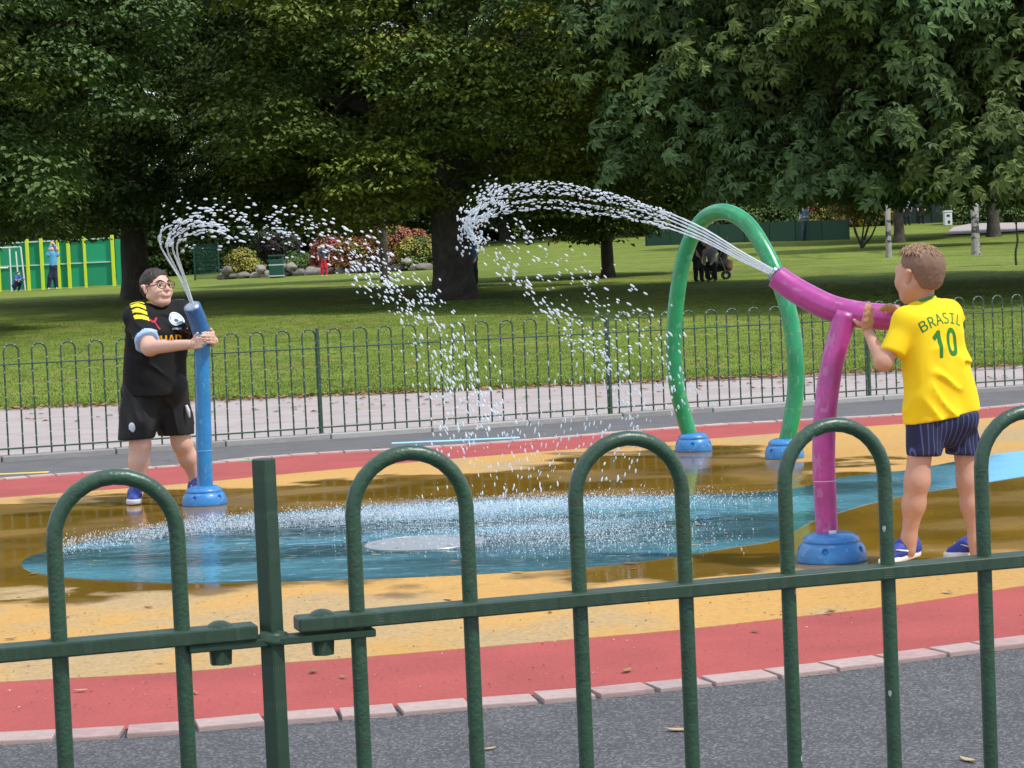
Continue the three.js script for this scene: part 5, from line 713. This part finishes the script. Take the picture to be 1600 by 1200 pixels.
{
  const bin = thing('litter_bin', G(433, 434), 'green litter bin with two pale bands before the rockery', 'bin'), gm = C(.01, .075, .05), w = C(.5, .52, .5);
  part('body', boxAt(.56, .72, .5, V(0, .36, 0), 0, .03), gm, bin); part('band', boxAt(.575, .05, .515, V(0, .5, 0), 0, .01), w, bin); part('band', boxAt(.575, .05, .515, V(0, .07, 0), 0, .01), w, bin); part('hood', boxAt(.6, .06, .54, V(0, .86, 0), 0, .02), gm, bin); for (const x of [-.25, .25]) part('hood_post', boxAt(.05, .2, .45, V(x, .76, 0)), gm, bin);
  // rockery stones, each on its own
  const rm = [.13, .18, .24].map((c, i) => mat(0xffffff, .95, { map: rep(speck(c * 1.08, c * .94, c * .8, 60 + i, .4), 1), bumpMap: rep(grainBump, 2), bumpScale: .01 })), r = rng(91), geos = [0, 1, 2].map(i => { const g = new THREE.IcosahedronGeometry(1, 2), p = g.attributes.position, v = V(0, 0, 0); for (let k = 0; k < p.count; k++) { v.fromBufferAttribute(p, k); const q = 0.55 + .8 * noise3(v.x * 2.1 + 9, v.y * 1.6 + 9, v.z * 2.1 + i * 7 + 9, 5); p.setXYZ(k, v.x * q, v.y * q, v.z * q); } const h = mergeVertices((g.deleteAttribute('normal'), g.deleteAttribute('uv'), g)); h.computeVertexNormals(); return noUv(h); });
  for (let x = 348; x < 680; x += 13 + 7 * r()) for (let row = 0; row < 2; row++) { if (row && r() < .6) continue; const g = G(x + 6 * row, line([[340, 437], [480, 430], [680, 421]])(x)), m = shade(new THREE.Mesh(geos[Math.floor(r() * 3)], rm[Math.floor(r() * 3)])); m.name = numbered('rockery_stone'); tag(m, 'rough grey-brown boulder edging the flower bed', 'stone', 'stones of the rockery edge'); m.position.copy(g).add(V(0, row ? .36 : .1, row ? -.28 : 0)); m.rotation.y = r() * 6; m.scale.set(.2 + .2 * r(), .13 + .09 * r(), .2); scene.add(m); }
  const yl = [[.3, .28, .05], [.4, .36, .08], [.2, .23, .05]], or = [[.34, .17, .06], [.38, .13, .07], [.24, .24, .05]], rd = [[.36, .08, .08], [.28, .11, .08], [.3, .16, .08]], gn = [[.09, .15, .04], [.13, .18, .05]];
  const back = (x, y, k) => G(x, y).add(V(0, .05, -k));
  shrub('garden_shrub', 'pale yellow rounded shrub above the rockery beside the green mesh panel', back(377, 432, 1), 1.2, 1.05, 1, 34, yl, 201, { bough: .28 });
  shrub('garden_shrub', 'low green shrub beside the litter bin', back(465, 430, 1), 1.3, .75, 1, 26, gn, 202, { bough: .28 });
  shrub('garden_shrub', 'red-tinged shrub behind the small child in red trousers', back(520, 428, 1.6), 1.5, 1.5, 1.2, 40, rd, 203, { bough: .3 });
  shrub('garden_shrub', 'yellow and orange shrub in the middle of the flower bed', back(565, 426, 1), 1.8, 1.35, 1.2, 50, or, 204, { bough: .3 });
  shrub('garden_shrub', 'tall orange-red shrub behind the slender trunk', back(622, 424, 1.8), 2.2, 1.75, 1.4, 60, [...or, ...rd], 205, { bough: .32 });
  shrub('garden_shrub', 'green-yellow shrub touching the thick trunk', back(655, 422, .8), 1.5, 1.15, 1.2, 40, [...yl, ...gn], 206, { bough: .3 });
  shrub('garden_shrub', 'dark purple-leaved bush behind the litter bin', back(425, 425, 3), 2.4, 2.1, 1.4, 46, [[.06, .04, .045], [.05, .06, .03]], 207, { bough: .36 });
  // right-hand bed
  shrub('garden_shrub', 'orange-leaved bush behind the dark green screen', G(1300, 362).add(V(0, 0, -3)), 3.4, 2.4, 2, 60, [...or, ...gn], 208, { bough: .45 });
  shrub('garden_shrub', 'bright yellow flowering bush beside the dark straight trunk', G(1385, 358).add(V(0, 0, -6)), 3.2, 2.2, 2, 50, [[.3, .24, .02], [.12, .15, .03]], 209, { bough: .42 });
  shrub('garden_shrub', 'dark bushy shrub at the end of the dark green screen', G(1180, 372).add(V(0, 0, -3)), 5, 3.6, 2.5, 70, [[.05, .09, .02], [.08, .12, .03]], 210, { bough: .55, geos: SPRAYS.small });
  shrub('garden_shrub', 'leafy shrub beyond the plaza at the wood edge', G(1585, 350).add(V(0, 0, -4)), 5, 3, 2.5, 60, gn, 211, { bough: .55, geos: SPRAYS.small });
}
{ // multi-stemmed shrub
  const b = G(1347, 388), d = -b.z, t = thing('garden_shrub', b, 'open multi-stemmed shrub with forked bare stems on the lawn', 'shrub'), st = [[[1347, 389], [1340, 370], [1332, 345], [1322, 320]], [[1347, 389], [1348, 365], [1352, 335], [1350, 300]], [[1347, 387], [1362, 368], [1372, 340], [1376, 312]], [[1345, 380], [1335, 358], [1338, 330], [1345, 310]], [[1350, 375], [1358, 350], [1366, 325], [1362, 305]]];
  for (const s of st) part('stem', sweep(s.map(([x, y]) => at(x, y, d)), [.05, .035, .025, .012], 7, 14), barkM, t, true);
  const r = rng(66), bo = []; for (let i = 0; i < 30; i++) bo.push([at(1300 + 80 * r(), 288 + 42 * r(), d + (r() - .5) * 1.6).sub(b), .3 + .15 * r(), .6]); crown(t, 'foliage', SPRAYS.shrub, bo, 26, r, [[.12, .14, .03], [.16, .15, .04], [.09, .12, .03]], { rad: .4 });
}
{ // dark green screen, kiosk with white sign, white bin, plaza
  const a = G(1010, 384), b = G(1326, 374), dir = b.clone().sub(a), len = Math.hypot(dir.x, dir.z), ang = Math.atan2(-dir.z, dir.x), t = thing('screen_fence', a, 'long dark green screen fence across the far lawn', 'fence'), gm = [C(.022, .066, .04), C(.026, .074, .045)], sl = (b.y - a.y) / len; t.rotation.y = ang;
  const n = 8; for (let i = 0; i < n; i++) { const x = (i + .5) * len / n; part('panel', boxAt(len / n - .04, .92, .03, V(x, .44 + sl * x, 0)), gm[i % 2], t); part('post', boxAt(.08, 1.0, .08, V(i * len / n, .48 + sl * i * len / n, 0), 0, .01), gm[0], t); }
  part('post', boxAt(.08, 1.0, .08, V(len, .48 + sl * len, 0), 0, .01), gm[0], t);
  const k = G(1465, 350), kd = thing('kiosk', k.clone().add(V(0, 0, -4)), 'dark green kiosk with a white sign on its front', 'kiosk'), km = C(.012, .03, .024);
  part('wall', boxAt(7.4, 2.5, 3, V(-.2, 1.2, 0)), km, kd); part('roof', boxAt(8.2, .18, 3.8, V(-.2, 2.55, 0), 0, .03), C(.015, .018, .018), kd);
  for (let i = 0; i < 9; i++) part('cladding_board', boxAt(.74, 2.2, .04, V(-3.45 + i * .8, 1.15, 1.53)), i % 2 ? km : C(.014, .036, .028), kd);
  part('sign', boxAt(.55, .36, .04, V(.05, 1.45, 1.58), 0, .01), C(.8, .8, .8), kd);
  const wb = thing('notice_bin', G(1481, 353), 'white bin with dark markings beside the pale plaza', 'bin'); part('body', boxAt(.42, .72, .4, V(0, .36, 0), 0, .05), C(.65, .66, .66), wb); part('lid', boxAt(.46, .1, .44, V(0, .76, 0), 0, .04), C(.6, .6, .6), wb); part('marking', boxAt(.16, .12, .012, V(0, .54, .203)), dark, wb); part('marking', boxAt(.12, .16, .012, V(.03, .2, .203)), dark, wb);
  const o = [[1476, 368], [1490, 356], [1520, 350], [1600, 349], [1680, 350], [1680, 360], [1600, 362], [1540, 366]].map(([x, y]) => G(x, y)), s = sheet(o, 0, null, false); { const p = s.attributes.position; for (let i = 0; i < p.count; i++) p.setY(i, ground(p.getX(i), -p.getZ(i)) + .05); } s.computeVertexNormals(); struct('plaza_paving', s, pathM, 'pale paved plaza beyond the lawn');
}
{ // crumbs of leaf and grit over the pad
  const r = rng(123), g = new THREE.TetrahedronGeometry(1, 0), li = []; g.scale(1, 0.3, 0.6);
  for (let i = 0; i < 2600; i++) { const d = 6.4 + 13 * r() * r(), x = (r() - .5) * d * 0.56, k = 0.4 + 1.1 * r(), s = 0.002 + 0.006 * Math.pow(r(), 3); li.push([V(x, 0.009, -d), r() * 6.28, 0, s, r() < .7 ? L(0.10 * k, 0.06 * k, 0.03 * k) : L(0.4 * k, 0.33 * k, 0.22 * k)]); }
  scatter('leaf_crumbs', g, mat(0xffffff, .9), li, 'tiny crumbs of leaf and grit scattered over the splash pad', 'litter');
}
// ---------------------------------------------------------------- fallen leaves on the pad and tarmac
{
  const sh = new THREE.Shape(); sh.moveTo(-.5, 0); sh.quadraticCurveTo(-.1, .36, .5, 0); sh.quadraticCurveTo(-.1, -.36, -.5, 0); const g = new THREE.ExtrudeGeometry(sh, { depth: .03, bevelEnabled: false, curveSegments: 5 }); g.rotateX(-Math.PI / 2); { const p = g.attributes.position; for (let i = 0; i < p.count; i++) p.setY(i, p.getY(i) + .22 * p.getX(i) ** 2 + .5 * p.getZ(i) ** 2); g.computeVertexNormals(); }
  const ms = [C(.30, .17, .07), C(.22, .11, .05), C(.42, .32, .18), C(.26, .2, .06)], r = rng(55);
  const pad = [[52, 900], [30, 935], [126, 1083], [232, 952], [104, 968], [17, 1002], [305, 1086], [536, 1062], [490, 1053], [458, 872], [588, 870], [712, 880], [722, 892], [1085, 855], [1108, 852], [1135, 837], [1090, 823], [1040, 797], [985, 884], [990, 892], [808, 898], [1295, 962], [1300, 958], [980, 1052], [250, 1040], [700, 940], [860, 960], [1180, 990], [150, 880], [380, 860], [1150, 910], [1480, 930], [250, 869], [560, 1010]], rear = [[520, 706], [262, 720], [270, 722], [190, 730], [340, 712], [100, 735], [1190, 655], [590, 700], [410, 712]], tar = [[765, 1172], [1060, 1143], [1512, 1190], [1066, 1140]];
  const put = (list, label, group, y) => list.forEach(([x, yy]) => { const m = shade(new THREE.Mesh(g, ms[Math.floor(r() * 4)])); m.name = numbered('fallen_leaf'); tag(m, label, 'leaf', group); const p = G(x, yy), s = .035 + .035 * r(); m.position.copy(p).setY(y); m.rotation.set(0, r() * 6.28, 0); m.scale.setScalar(s); scene.add(m); });
  put(pad, 'small dry leaf lying on the coloured splash pad', 'fallen leaves on the splash pad', .009); put(rear, 'small dry leaf lying on the tarmac below the rear fence', 'fallen leaves by the rear fence', .005); put(tar, 'small pale leaf lying on the coarse tarmac by the front fence', 'fallen leaves on the coarse tarmac', .004);
}
scene.traverse(o => { if (o.isMesh) { o.castShadow = true; o.receiveShadow = true; } });
renderer.render(scene, camera);
